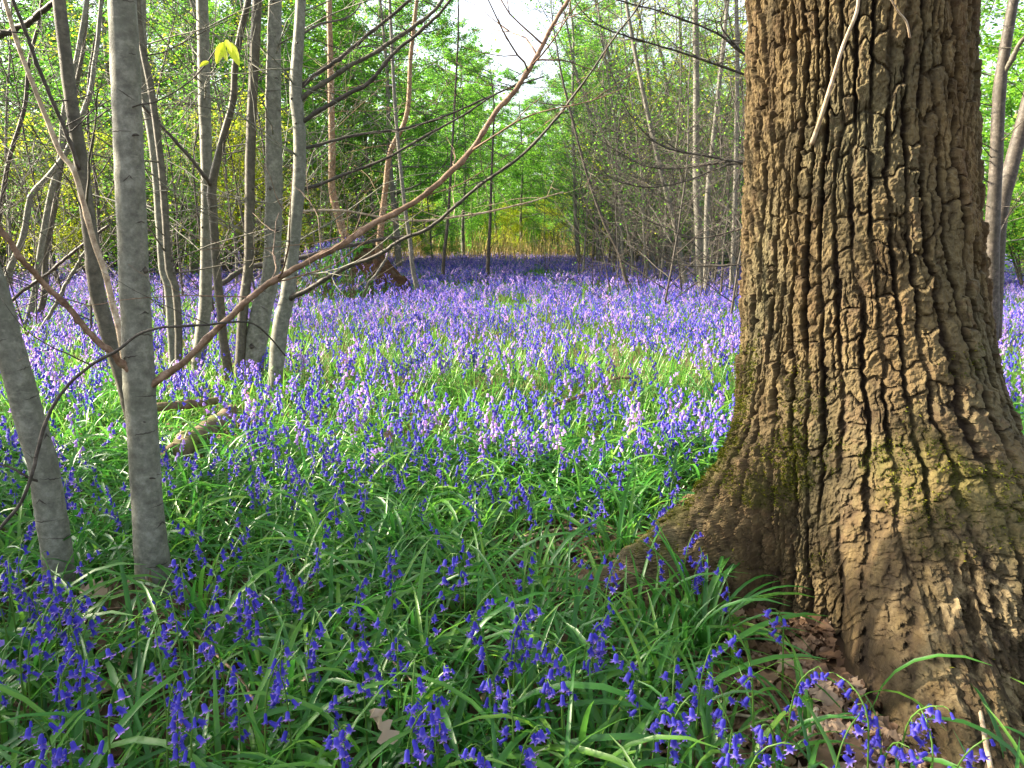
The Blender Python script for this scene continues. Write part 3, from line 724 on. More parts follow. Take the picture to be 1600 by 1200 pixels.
for k, (tx, ty) in enumerate(((905, 130), (940, 40), (972, 150), (1005, 60), (1040, 120), (1062, 20))):
    bx = 1018 + 6 * k
    T['R%d' % k] = traced_tree('hazel', ['leftmost leaning dark stem of the hazel clump behind the mossy log', 'second leaning stem from the left in the hazel clump', 'curved stem in the middle of the hazel clump', 'steeper stem right of the middle in the hazel clump', 'slim stem second from the right in the hazel clump', 'most upright stem of the hazel clump behind the log'][k], 'tree',
        [(tx - 14, ty - 60), (tx, ty), ((tx * .6 + bx * .4) + 6, ty * .55 + 424 * .45), (tx * .3 + bx * .7 + 6, ty * .2 + 424 * .8), (bx, 426)], [21.5 + .1 * k], [4, 5, 6, 6, 6], M['thicket'], twigs=(16, 2.4, .9), seed=30 + k, n=50, top=2, cn=10, group='leaning stems of the hazel clump')
T['S1'] = traced_tree('sapling', 'thin dark sapling hugging the left outline of the oak', 'tree', [(1150, -30), (1152, 100), (1150, 250), (1146, 380), (1142, 462)], [14.0], [6, 7, 7, 8], M['thicket'], twigs=(12, 1.6, .9), seed=40, n=50, group=gt)
# a small tree hidden behind the oak that throws its branches out to the left
T['U'] = traced_tree('hornbeam_tree', 'tree hidden behind the oak whose dark bare branches stretch left across the thicket', 'tree', [(1205, -60), (1200, 100), (1203, 250), (1206, 400), (1208, 560)], [5.2], [22, 26, 28, 32], M['greydark'],
    [([(1202, 130), (1159, 115), (1116, 100), (1065, 83), (1010, 66), (946, 45), (912, 20), (890, -15)], [5.2, 4.8], [6.1, 4.8, 4.1, 2.7, 2.0], M['twig'], None, 16),
     ([(1202, 100), (1159, 81), (1127, 55), (1095, 40), (1031, 17), (967, 0), (930, -20)], [5.2, 5.0], [6.1, 4.8, 3.4, 2.7], M['twig'], None, 12),
     ([(1162, 84), (1140, 60), (1127, 38), (1133, 12), (1138, -20)], [5.16, 5.1], [4.1, 3.4, 2.7], M['twig'], None, 6),
     ([(1204, 262), (1163, 255), (1095, 242), (1060, 236), (1023, 221), (985, 180), (958, 120), (940, 80)], [5.2, 5.0], [5.4, 4.1, 3.4, 2.0, 1.4], M['twig'], None, 16),
     ([(1204, 260), (1163, 252), (1095, 258), (1060, 263), (1010, 260), (970, 240), (938, 218)], [5.2, 5.3], [4.1, 3.4, 2.7, 1.7], M['twig'], None, 14),
     ([(1204, 262), (1150, 255), (1110, 268), (1060, 286), (1010, 292), (965, 283), (940, 266)], [5.2, 5.1], [4.1, 3.4, 2.7, 1.7], M['twig'], None, 14),
     ([(1206, 420), (1160, 414), (1110, 415), (1060, 412), (1010, 385)], [5.2, 5.4], [3.4, 2.7, 1.7], M['twig'], None, 8),
     ([(1206, 350), (1150, 360), (1090, 372), (1030, 352), (990, 335)], [5.2, 5.3], [3.4, 2.7, 1.4], M['twig'], None, 10)],
    seed=41, n=60, top=3, cn=10)
# trees right of the oak
T['W1'] = traced_tree('hornbeam_tree', 'grey forking trunk partly hidden behind the right side of the oak', 'tree', [(1592, -40), (1580, 20), (1570, 80), (1562, 140), (1556, 260), (1550, 380), (1548, 500)], [6.4], [14, 16, 18, 20, 24], M['twig'],
    [([(1562, 130), (1580, 90), (1605, 50), (1640, 5)], [6.4, 6.2], [12, 10, 8], M['greydark'], 'lit greyish limb', 2)], seed=42, n=60, twigs=(8, 1.0, .8))
T['W2'] = traced_tree('hornbeam_tree', 'smooth grey leaning trunk, rightmost of those seen beside the oak', 'tree', [(1650, -40), (1625, 80), (1604, 170), (1585, 240), (1565, 320), (1556, 400), (1552, 500)], [6.9], [18, 20, 22, 24, 26], M['twig'], seed=43, n=60, twigs=(8, 1.0, .8))
# old oak far behind the ring of stems
T['X'] = traced_tree('oak_tree', 'big dark furrowed trunk far behind the hornbeam ring', 'tree', [(296, -30), (298, 60), (300, 200), (301, 300), (302, 370), (303, 408)], [25], [20, 24, 27, 29, 30, 36], M['thicket'],
    [([(300, 210), (262, 190), (215, 182), (150, 165), (110, 180)], [25, 24], [12, 9, 6], M['twig'], None, 6), ([(300, 150), (340, 90), (370, 40), (380, -20)], [25, 24.5], [11, 8, 6], M['twig'], None, 4)], seed=44, n=50, sides=18, rough=.2, top=5, cn=40, crown='darkleaf')
# arching dead bramble in the near left, and a thick branch entering from the left
def tag_tube(name, label, cat, pts, Ys, wds, mat, group=None, n=70, sides=9, twigs=0, seed=0, rough=.14, base=None):
    r = np.random.default_rng(seed + 300)
    P, rad = trace(pts, Ys, wds, n); b = P[0] if base is None else np.array(base); rad = node_bumps(rad, r, 12, .2)
    wob = np.cumsum(r.normal(0, 1, (n, 3)), 0); wob = wob - np.linspace(0, 1, n)[:, None] * wob[-1]; P = P + wob * rad[:, None] * .16
    mb = MB(); tube(mb, P - b, rad, sides, rough=rough, seed=seed)
    if twigs: side_twigs(mb, P - b, rad, r, twigs, .3, .2, .9, .3, 1, .002)
    return tag(mb.build(name, mat, None, True, tuple(b)), label, cat, group)
tag_tube('bramble', 'thin dark bramble stem arching up from the left edge and over the near grey trunk', 'bramble', [(-20, 870), (0, 828), (38, 780), (62, 700), (82, 640), (110, 600), (150, 568), (185, 548), (215, 524), (250, 513), (285, 510), (330, 508), (370, 504), (400, 508), (425, 530), (446, 556)], [1.85, 1.95, 2.0, 2.3], [4.5, 5.5, 5, 4, 3.5, 2], M['twig'], twigs=4)

# ------------------------------------------------------------------ background trees
def gen_tree(seed, H, r0, first, nb, blen, asc, nsub, leafn, lsize, spread=.16, wob=.035, stems=1, flat=.65, minr=.004, tint=(.15, .95)):
    r = np.random.default_rng(seed); mw, ml = MB(), MB(); anchors = []
    for s in range(stems):
        a = r.uniform(0, 6.28); lean = .0 if stems == 1 else r.uniform(.12, .42)
        h = H * (1 if stems == 1 else r.uniform(.65, 1.05)); rr = r0 * (1 if stems == 1 else r.uniform(.6, 1))
        P = wander(r, (0, 0, -.12), (math.cos(a) * lean + r.normal(0, .03), math.sin(a) * lean + r.normal(0, .03), 1), h, 18, wob, .02)
        rad = rr * (1 - np.linspace(0, .93, 19) ** 1.1); rad[0] *= 1.25
        tube(mw, P, np.maximum(rad, minr), 9 if stems == 1 else 7)
        nbr = nb if stems == 1 else max(3, nb // stems)
        for b in range(nbr):
            t = first + (1 - first) * (b + r.uniform(0, 1)) / nbr; k = min(int(t * 18), 17); f = t * 18 - k
            p = P[k] * (1 - f) + P[k + 1] * f
            az = b * 2.4 + r.uniform(-.5, .5); el = asc + r.normal(0, .22)
            L = blen * (1.05 - .75 * t) * r.uniform(.6, 1.25)
            B = wander(r, p, (math.cos(az) * math.cos(el), math.sin(az) * math.cos(el), math.sin(el)), L, 8, .10, .015)
            br = max(minr, min(rad[k] * .5, .012 * L)); tube(mw, B, np.maximum(np.linspace(br, br * .25, 9), minr * .7), 5)
            for q in range(nsub):
                i = int(r.integers(1, 9)); d = unit(B[min(i + 1, 8)] - B[min(i, 7)]) + r.normal(0, .6, 3) * np.array([1, 1, .6])
                S = wander(r, B[i], d, L * r.uniform(.25, .55), 5, .14, .02); tube(mw, S, np.maximum(np.linspace(br * .4, br * .15, 6), minr * .5), 4)
                anchors.append(S[1:])
    an = np.concatenate(anchors)
    if leafn: 
        pick = an[r.integers(0, len(an), leafn)] + r.normal(0, spread, (leafn, 3)) * np.array([1, 1, .55])
        pick = pick[pick[:, 2] > .05]
        add_leaves(ml, r, pick, lsize, flat, tint)
    return mw, ml

PROTO = {}
def proto(key, name, cat, wood, leaf, *a, **k):
    mw, ml = gen_tree(*a, **k)
    root = empty(name, (0, 0, 0), 'tree', cat)
    mw.build('trunk', M[wood], root)
    if ml.v: ml.build('crown', M[leaf], root)
    PROTO[key] = [root, False]

proto('can1', 'hornbeam_tree', 'tree', 'thicket', 'spring', 201, 12, .10, .16, 34, 3.6, .35, 7, 24000, .10, spread=.12)
proto('can2', 'hornbeam_tree', 'tree', 'thicket', 'spring', 202, 13, .12, .22, 32, 4.0, .30, 7, 23000, .10, spread=.12)
proto('can3', 'maple_tree', 'tree', 'thicket', 'spring', 203, 10, .07, .10, 32, 2.8, .25, 7, 20000, .09, spread=.12)
proto('thin1', 'hazel_sapling', 'tree', 'thicket', 'spring', 211, 8.5, .032, .12, 34, 1.9, .75, 6, 1700, .06, spread=.10, wob=.05)
proto('thin2', 'hazel_sapling', 'tree', 'thicket', 'spring', 212, 7.5, .028, .10, 34, 1.8, .70, 6, 1400, .06, spread=.10, wob=.06)
proto('thin3', 'hazel_sapling', 'tree', 'twig', 'yellowleaf', 213, 9, .034, .14, 30, 2.0, .65, 6, 1900, .055, spread=.10, wob=.05)
proto('bare1', 'hazel_sapling', 'tree', 'twig', 'spring', 241, 4.6, .016, .06, 34, 1.5, .6, 6, 160, .035, spread=.05, wob=.06, minr=.0022)
proto('bare2', 'hazel_sapling', 'tree', 'twig', 'spring', 242, 4.2, .014, .05, 32, 1.6, .5, 6, 120, .035, spread=.05, wob=.07, stems=2, minr=.0022)
proto('bush1', 'hazel_bush', 'shrub', 'twig', 'yellowleaf', 221, 3.6, .03, .12, 42, 1.3, .55, 4, 8500, .07, stems=7, spread=.17)
proto('bush2', 'hazel_bush', 'shrub', 'twig', 'spring', 222, 3.2, .03, .10, 42, 1.3, .5, 4, 9000, .07, stems=7, spread=.17)
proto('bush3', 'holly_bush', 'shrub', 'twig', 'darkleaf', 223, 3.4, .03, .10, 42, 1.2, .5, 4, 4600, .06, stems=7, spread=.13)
proto('shade1', 'shade_hawthorn', 'tree', 'twig', 'darkleaf', 225, 4.3, .05, .08, 50, 1.7, .5, 6, 9000, .06, stems=5, spread=.16)
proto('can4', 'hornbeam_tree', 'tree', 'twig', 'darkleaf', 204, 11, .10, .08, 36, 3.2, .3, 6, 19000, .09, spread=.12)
proto('tall1', 'ash_tree', 'tree', 'thicket', 'yellowleaf', 231, 17, .17, .25, 30, 4.8, .55, 7, 14000, .15, spread=.3, minr=.008)
proto('tall2', 'lime_tree', 'tree', 'thicket', 'spring', 232, 16, .17, .16, 34, 4.6, .4, 7, 16000, .15, spread=.3, minr=.008)

def plant(key, x, y, sc=1.0, rz=None, label=None, group=None):
    root, used = PROTO[key]
    rz = rng.uniform(0, 6.28) if rz is None else rz
    z = float(ground_z(x, y))
    if not used:
        PROTO[key][1] = True; o = root; o.location = (x, y, z); o.rotation_euler = (0, 0, rz); o.scale = (sc,) * 3
    else: o = dup(root, (x, y, z), rz, sc)
    o['label'] = label or 'tree'
    if group: o['group'] = group
    return o
def plant_px(key, px, Y, sc=1.0, label=None, group=None):
    return plant(key, (px - 800) / F_PX * Y * 1.02, Y, sc, None, label, group)

ZL = {  # labels shared only by look-alikes of one stand
 'leftcan': ('leafy green hornbeam in the wood behind the ring of grey stems', 'leafy trees behind the hornbeam ring'),
 'leftbush': ('sunlit yellow-green hazel bush low behind the grey stems at the left', 'yellow-green bushes low behind the stems'),
 'leftdark': ('dark evergreen bush among the trees behind the leaning stems', 'dark bushes in the left wood'),
 'midcan': ('bright green young tree beyond the mound and birches', 'bright green trees beyond the mound'),
 'midfar': ('pale green tree at the far end of the glade below the open sky', 'trees closing the far end of the glade'),
 'thick': ('slender bare-branched sapling in the dense grey thicket left of the oak', 'saplings of the dense thicket'),
 'thickbush': ('green leafy bush at the back of the grey thicket left of the oak', 'bushes behind the thicket'),
 'thickcan': ('leafy tree rising behind the grey thicket left of the oak', 'leafy trees behind the thicket'),
 'right': ('leafy tree in the wood right of the oak', 'trees right of the oak'),
 'rightbush': ('green bush low in the gap right of the oak', 'bushes right of the oak'),
 'thinleft': ('thin bare sapling in the wood behind the ring of grey stems', 'bare saplings behind the hornbeam ring'),
}
def P_(key, px, Y, sc, z): plant_px(key, px, Y, sc, *ZL[z])
rz_ = np.random.default_rng(77)
J = lambda s: float(rz_.normal(0, s))
cans = ['can1', 'can2', 'can3']; thins = ['thin1', 'thin2', 'thin3']
for k, (px, Y) in enumerate([(-150, 24), (60, 24), (140, 27), (235, 22), (330, 19), (400, 26), (450, 24), (10, 36), (120, 33), (210, 33), (350, 30), (440, 33)]):
    P_(cans[k % 3], px + J(8), Y, .95 + J(.08), 'leftcan')
for k, (px, Y) in enumerate([(40, 17.5), (165, 18.5), (285, 18), (355, 20), (410, 18.5), (20, 24), (75, 22), (130, 26), (190, 23), (250, 27), (345, 25), (390, 27), (430, 22), (475, 26), (40, 34), (160, 36), (280, 38), (370, 36), (450, 38)]):
    P_(['bush1', 'bush1', 'bush2'][k % 3], px + J(8), Y, 1.05 + J(.12), 'leftbush')
for k, (px, Y) in enumerate([(-10, 25), (105, 27), (185, 29), (260, 26), (350, 32)]):
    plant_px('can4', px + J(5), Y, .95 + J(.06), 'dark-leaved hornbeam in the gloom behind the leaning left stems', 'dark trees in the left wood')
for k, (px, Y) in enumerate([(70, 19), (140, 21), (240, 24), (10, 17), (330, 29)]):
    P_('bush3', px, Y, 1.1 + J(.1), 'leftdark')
for k, (px, Y) in enumerate([(30, 14), (110, 15.5), (175, 13.5), (290, 16), (370, 15), (440, 17), (-20, 12.5), (215, 18), (260, 14.5), (500, 20), (405, 19)]):
    P_(thins[k % 3], px + J(6), Y, .95 + J(.1), 'thinleft')
for k, (px, Y, s) in enumerate([(-30, 7.6, .9), (60, 8.2, 1), (150, 7.2, .8), (262, 9, 1), (345, 8.6, .9), (20, 10.5, 1.1), (205, 10, 1), (480, 10.5, 1.05), (420, 8.0, .8), (560, 12, 1.1), (120, 11.5, 1.2), (510, 15, 1.3), (300, 13, 1.3), (85, 13, 1.3)]):
    plant_px(['bare1', 'bare2'][k % 2], px, Y, s, 'wispy leafless sapling among the grey stems at the left', 'wispy saplings among the left stems')
for k, (px, Y, s) in enumerate([(960, 11.5, 1.1), (1030, 10, 1), (1085, 11, 1.1), (1135, 9, .9), (1000, 13.5, 1.2), (1120, 12.5, 1.2), (925, 16, 1.2), (1060, 13, 1.1), (850, 21, 1.2), (900, 19, 1.2), (1015, 16, 1.3), (1105, 15, 1.2), (1145, 12, 1.1), (975, 18, 1.4), (1040, 19, 1.4)]):
    plant_px(['bare2', 'bare1'][k % 2], px, Y, s, 'wispy leafless sapling in front of the thicket left of the oak', 'wispy saplings before the thicket')
for k, (px, Y) in enumerate([(500, 29), (560, 25), (600, 27), (640, 22.5), (690, 28), (545, 31), (620, 34), (675, 36), (480, 29), (720, 33)]):
    P_(cans[(k + 1) % 3], px + J(6), Y, [.95, .9, .85, .8, .66, .95, .9, .75, 1, .62][k] + J(.04), 'midcan')
for k, (px, Y) in enumerate([(510, 35), (560, 36), (610, 38), (665, 37), (705, 38), (530, 27), (585, 29)]):
    P_(['bush2', 'bush1'][k % 2], px + J(6), Y, 1.1 + J(.1), 'midcan')
for k, (px, Y, s) in enumerate([(735, 43, .90), (775, 47, .84), (815, 45, .80), (850, 48, .88), (890, 44, 1.05), (925, 40, 1.0), (905, 36, .85), (700, 41, 1.0), (760, 52, .94), (835, 53, .98), (870, 50, .92), (720, 46, .9), (800, 56, .84)]):
    P_(['can3', 'can1', 'can2'][k % 3], px + J(5), Y, s + J(.03), 'midfar')
for k, (px, Y) in enumerate([(745, 41), (790, 43), (830, 42), (870, 41), (905, 40), (770, 46), (850, 46), (810, 48), (925, 42)]):
    P_(['bush2', 'bush1'][k % 2], px + J(5), Y, .95 + J(.1), 'midfar')
n_thick = 0
for k in range(48):
    px = 905 + 250 * ((k * .618034) % 1.0) + J(6); Y = 15.5 + 15 * ((k * .7548) % 1.0) + (4 if px < 950 else 0)
    P_(thins[k % 3], px, Y, 1.0 + J(.13), 'thick')
for k, (px, Y) in enumerate([(925, 33), (960, 30), (1000, 34), (1040, 29), (1075, 33), (1110, 28), (1140, 32), (985, 26), (1125, 24), (1055, 37), (950, 38)]):
    P_(['bush2', 'bush1', 'bush2', 'bush3'][k % 4], px, Y, 1.1 + J(.1), 'thickbush')
for k, (px, Y, s) in enumerate([(930, 25, .6), (985, 28, .62), (1045, 25, .6), (1100, 27, .62), (1150, 26, .6), (960, 40, .8), (1010, 37, .72), (1060, 41, .7), (1110, 36, .66), (1150, 40, .8), (920, 45, .85), (1035, 48, .9), (1090, 47, .85)]):
    P_(cans[k % 3], px, Y, s + J(.03), 'thickcan')
for k, (px, Y, s) in enumerate([(1590, 13, .8), (1640, 16, .9), (1575, 20, .9), (1700, 14, 1), (1610, 26, 1), (1680, 23, 1)]):
    P_(['can3', 'thin1', 'can1', 'can2', 'can1', 'thin3'][k], px, Y, s, 'right')
for k, (px, Y) in enumerate([(1585, 15), (1620, 18), (1600, 22), (1575, 25), (1650, 20)]):
    P_(['bush2', 'bush1', 'bush2', 'bush1', 'bush3'][k], px, Y, 1.0, 'rightbush')
# the wood beyond the frame: unseen hawthorns placed on the left to shade the foreground
SH = ('unseen hawthorn left of the camera, placed to shade the foreground', 'unseen hawthorns that shade the foreground')
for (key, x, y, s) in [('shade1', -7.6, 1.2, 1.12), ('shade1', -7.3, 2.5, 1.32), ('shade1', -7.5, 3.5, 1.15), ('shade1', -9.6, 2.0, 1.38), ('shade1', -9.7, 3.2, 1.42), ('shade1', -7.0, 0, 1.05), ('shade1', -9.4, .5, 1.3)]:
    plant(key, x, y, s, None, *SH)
for (key, x, y, s) in [('thin1', -14, 1.0, 1.1), ('thin3', -13, -1.0, 1.1), ('can3', -15, 2.0, .8)]:
    plant(key, x, y, s, None, 'bare sapling in the open wood left of the camera', 'saplings left of the camera')

# far wood: one mass behind everything
def far_wood():
    r = np.random.default_rng(55); mw, ml = MB(), MB()
    for k in range(230):
        az = r.uniform(-48, 48); d = r.uniform(60, 95); x = d * math.sin(R(az)); y = d * math.cos(R(az))
        h = r.uniform(9, 19)
        gap = math.exp(-((az - 1.2) / 4.0) ** 2); h *= 1 - .45 * gap
        P = wander(r, (x, y, -.2), (0, 0, 1), h, 8, .03); tube(mw, P, np.linspace(.2, .03, 9), 5)
        c = P[r.integers(1, 9, 420)] + r.normal(0, 1, (420, 3)) * np.array([1.7, 1.7, .8])
        c = c[c[:, 2] > .1]
        add_leaves(ml, r, c, .48, .4, (.1, 1), 1)
    mb = MB()
    for src, mi in ((mw, 0), (ml, 1)):
        off = mb.n
        for v, tn in zip(src.v, src.tint): mb.v.append(v); mb.tint.append(tn); mb.n += len(v)
        for q in src.q: mb.q.append(q + off); mb.mq.append(np.full(len(q), mi))
        for t in src.t: mb.t.append(t + off); mb.mt.append(np.full(len(t), mi))
    tag(mb.build('distant_woodland', [M['thicket'], M['spring']]), 'hazy green mass of far woodland closing the view behind the glade', 'woodland', None, 'stuff')
far_wood()

# ------------------------------------------------------------------ bluebells and their leaves
def blade(L, w, a0, curl, n=7, fold=.35, twist=0.0, across=3):
    s = np.linspace(0, 1, n); ang = a0 - curl * s ** 1.3
    ds = L / (n - 1); x = np.r_[0, np.cumsum(np.cos(ang[:-1]) * ds)]; z = np.r_[0, np.cumsum(np.sin(ang[:-1]) * ds)]
    wv = w * .5 * np.minimum(1, .55 + 1.4 * s) * (1 - s ** 3.2) ** .7; wv[-1] = w * .02
    c = np.stack([x, np.zeros(n), z], -1); nx_ = np.stack([-np.sin(ang), np.zeros(n), np.cos(ang)], -1)
    side = np.stack([np.zeros(n), np.cos(twist * s), np.zeros(n)], -1) + nx_ * np.sin(twist * s)[:, None]
    k = np.arange(n - 1)
    if across == 3:
        l = c + side * wv[:, None] + nx_ * (wv * fold)[:, None]; r_ = c - side * wv[:, None] + nx_ * (wv * fold)[:, None]
        v = np.vstack([l, c, r_])
        t = np.concatenate([np.stack([k, k + 1, n + k + 1], -1), np.stack([k, n + k + 1, n + k], -1), np.stack([n + k, n + k + 1, 2 * n + k + 1], -1), np.stack([n + k, 2 * n + k + 1, 2 * n + k], -1)])
    else:
        l = c + side * wv[:, None]; r_ = c - side * wv[:, None]; v = np.vstack([l, r_])
        t = np.concatenate([np.stack([k, k + 1, n + k + 1], -1), np.stack([k, n + k + 1, n + k], -1)])
    return v.astype(np.float32), t

def scatter_build(mb, tmpl, idx, pos, yaw, sc, tint, mi=None, lean=None):
    """tmpl: list of (verts, tris, tint offset per vertex, material per tri)"""
    for k in range(len(tmpl)):
        m = idx == k
        n = int(m.sum())
        if not n: continue
        V, Tt, to, tm = tmpl[k]
        c, s = np.cos(yaw[m]), np.sin(yaw[m]); S = sc[m][:, None]
        x = V[None, :, 0] * S; y = V[None, :, 1] * S; z = V[None, :, 2] * S
        if lean is not None:
            x = x + z * lean[m][:, None]
        X = x * c[:, None] - y * s[:, None] + pos[m, 0][:, None]; Y = x * s[:, None] + y * c[:, None] + pos[m, 1][:, None]; Z = z + pos[m, 2][:, None]
        v = np.stack([X, Y, Z], -1).reshape(-1, 3)
        t = (Tt[None] + (np.arange(n) * len(V))[:, None, None]).reshape(-1, 3)
        tn = np.clip(tint[m][:, None] + to[None], 0, 1).ravel()
        mb.v.append(v.astype(np.float32)); mb.tint.append(tn.astype(np.float32)); mb.t.append(t + mb.n); mb.mt.append(np.tile(tm, n)); mb.n += len(v)

def wedge(r, dens, y0, y1, marg=0.9):
    """random ground points of the view wedge with a margin at both sides"""
    area = (.70 * (y1 ** 2 - y0 ** 2)) + 2 * marg * (y1 - y0); n = int(dens * area * 1.0)
    y = np.sqrt(r.uniform(y0 ** 2, y1 ** 2, n * 2)); hw = .70 * y + marg
    x = r.uniform(-1, 1, n * 2) * hw
    return np.stack([x[:n], y[:n]], -1)

TR = [(np.array(o.location)[:2], .05 if k in 'ABC' else .07) for k, o in T.items() if k in ('A', 'B', 'C', 'F', 'G', 'H', 'I', 'J', 'K', 'L')]
LITTER = [(985, 935, .16, .12), (310, 690, .34, .22), (1230, 1010, .24, .20), (1270, 1090, .20, .18), (1400, 1230, .40, .16), (1560, 1150, .3, .3), (1180, 1130, .14, .10), (880, 860, .20, .16), (225, 1010, .19, .24), (250, 960, .12, .12), (1110, 960, .14, .12), (1300, 1150, .12, .12), (640, 935, .10, .08)]
LIT = [(ground(px, py)[:2], a, b) for px, py, a, b in LITTER]
def keep(p, gap=.02):
    ok = oak_ground_r(p[:, 0], p[:, 1]) > gap
    for c, rr in TR: ok &= np.hypot(p[:, 0] - c[0], p[:, 1] - c[1]) > rr
    return ok
def litter(p):
    m = np.zeros(len(p))
    for c, a, b in LIT: m = np.maximum(m, np.exp(-(((p[:, 0] - c[0]) / a) ** 2 + ((p[:, 1] - c[1]) / b) ** 2)))
    return m
def steep_earth(p):   # bare right flank of the mound
    dx, dy = p[:, 0] - MOUND[0], p[:, 1] - MOUND[1]
    return (dx > .05) & (dx < .95) & (np.abs(dy) < .75)
def patch(p): return fbm(p[:, 0] / 1.1 + 40, p[:, 1] / 1.5 + 9, seed=333, octv=3)

r4 = np.random.default_rng(404)
near_t, mid_t, far_t = [], [], []
for k in range(16):
    L = r4.uniform(.22, .42); v, t = blade(L, r4.uniform(.009, .015), R(r4.uniform(42, 84)), R(r4.uniform(40, 135)), 8, .4, r4.uniform(-.8, .8)); near_t.append((v, t, np.linspace(-.05, .05, 8)[np.tile(np.arange(8), 3)], np.zeros(len(t))))
for k in range(12):
    L = r4.uniform(.20, .36); v, t = blade(L, r4.uniform(.008, .013), R(r4.uniform(50, 86)), R(r4.uniform(25, 105)), 5, .4, r4.uniform(-.7, .7), 2); mid_t.append((v, t, np.zeros(len(v)), np.zeros(len(t))))
for k in range(8):
    L = r4.uniform(.20, .34); v, t = blade(L, r4.uniform(.018, .030), R(r4.uniform(55, 86)), R(r4.uniform(20, 90)), 3, 0, r4.uniform(-.7, .7), 2); far_t.append((v, t, np.zeros(len(v)), np.zeros(len(t))))

def leaves_layer(mb, tm, dens, y0, y1, smin=.7, smax=1.15, clump=5, tl=.25, th=.75, thin_at_flow=0):
    c = wedge(r4, dens / clump, y0, y1); c = c[keep(c)]
    lit = litter(c); c = c[r4.uniform(0, 1, len(c)) > 1.15 * lit]; c = c[~steep_earth(c)]
    p = np.repeat(c, clump, 0) + r4.normal(0, .022, (len(c) * clump, 2)); n = len(p)
    z = ground_z(p[:, 0], p[:, 1]) - .008
    base_t = np.repeat(r4.uniform(tl, th, len(c)), clump) + r4.normal(0, .10, n) + (r4.uniform(0, 1, n) < .03) * .5
    sc = np.repeat(r4.uniform(smin, smax, len(c)), clump) * r4.uniform(.75, 1.1, n)
    # never in front of the lens
    scatter_build(mb, tm, r4.integers(0, len(tm), n), np.stack([p[:, 0], p[:, 1], z], -1), r4.uniform(0, 6.283, n), sc, base_t)
mb = MB()
leaves_layer(mb, near_t, 1350, .85, 3.6)
up_t = []
for k in range(14):
    L = r4.uniform(.20, .34); v, t = blade(L, r4.uniform(.006, .0095), R(r4.uniform(62, 89)), R(r4.uniform(10, 85)), 6, .4, r4.uniform(-.8, .8)); up_t.append((v, t, np.zeros(len(v)), np.zeros(len(t))))
leaves_layer(mb, near_t, 420, 3.6, 4.8, .75, 1.1, 5, .3, .85)
leaves_layer(mb, up_t, 330, 3.4, 6.0, .75, 1.05, 5, .4, 1.0)
leaves_layer(mb, near_t, 150, 4.8, 6.0, .7, 1.0, 5, .3, .9)
leaves_layer(mb, up_t, 330, 6.0, 11, .7, 1.0, 5, .4, 1.0)
leaves_layer(mb, mid_t, 170, 11, 19, .8, 1.15, 4, .3, .9)
leaves_layer(mb, far_t, 55, 19, 48, .8, 1.2, 3, .3, .9)
c = np.array(MOUND) + r4.normal(0, 1, (330, 2)) * np.array([.65, .6]) + np.array([-.35, -.25]); c = c[~steep_earth(c)]
p = np.repeat(c, 6, 0) + r4.normal(0, .03, (len(c) * 6, 2)); n = len(p)
scatter_build(mb, mid_t, r4.integers(0, len(mid_t), n), np.stack([p[:, 0], p[:, 1], ground_z(p[:, 0], p[:, 1]) - .01], -1), r4.uniform(0, 6.283, n), r4.uniform(.9, 1.4, n), np.clip(r4.normal(.45, .15, n), 0, 1))
tag(mb.build('bluebell_leaves', M['strap']), 'mass of green strap-like bluebell leaves covering the woodland floor', 'leaves', None, 'stuff')

# ---- the flowers
def bell_mesh(sides=6):
    """one nodding bell hanging along -Z, its six tips curled back"""
    prof = [(0.0012, 0.0), (0.0030, -.0016), (0.0036, -.006), (0.0036, -.0105), (0.0044, -.0135)]
    a = np.arange(sides) * 2 * math.pi / sides; v = []
    for rr, z in prof: v.append(np.stack([np.cos(a) * rr, np.sin(a) * rr, np.full(sides, z)], -1))
    v = np.concatenate(v); n = len(prof); i = np.arange(n - 1)[:, None] * sides; j = np.arange(sides)[None]; j2 = (j + 1) % sides
    q = np.stack([i + j, i + j2, i + sides + j2, i + sides + j], -1).reshape(-1, 4)
    tri = np.concatenate([q[:, [0, 1, 2]], q[:, [0, 2, 3]]]); b = len(v); ex, et = [], []
    tint = np.concatenate([np.full(sides, t_) for t_ in (.15, .25, .4, .5, .6)]); tt = []
    for k in range(sides):
        a0 = a[k] + math.pi / sides; m = b + len(ex) 
        ex += [(math.cos(a0) * .0072, math.sin(a0) * .0072, -.0158), (math.cos(a0) * .0098, math.sin(a0) * .0098, -.0140)]
        lo, hi = (n - 1) * sides + k, (n - 1) * sides + (k + 1) % sides
        et += [(lo, hi, m), (lo, m, m + 1) if False else (hi, m + 1, m), (lo, m, m + 1)]; tt += [.75, .95]
    v = np.vstack([v, ex]); tri = np.vstack([tri, et])
    return v.astype(np.float32), tri, np.r_[tint, tt] - .5
BV, BT, BTN = bell_mesh()
mb = MB(); mb.add(BV, None, BT, BTN + .42); bell_me = [mb.mesh('flower', M['petal'])]
mb = MB(); mb.add(BV * np.array([.8, .8, 1.08]), None, BT, BTN + .30); bell_me.append(mb.mesh('flower', M['petal']))
mb = MB(); mb.add(BV * np.array([1.12, 1.12, .95]), None, BT, BTN + .52); bell_me.append(mb.mesh('flower', M['petal']))
mb = MB(); mb.add(BV[:30] * np.array([.62, .62, .72]), None, BT[(BT < 30).all(1)], BTN[:30] + .3); bud_me = mb.mesh('flower', M['petal'])

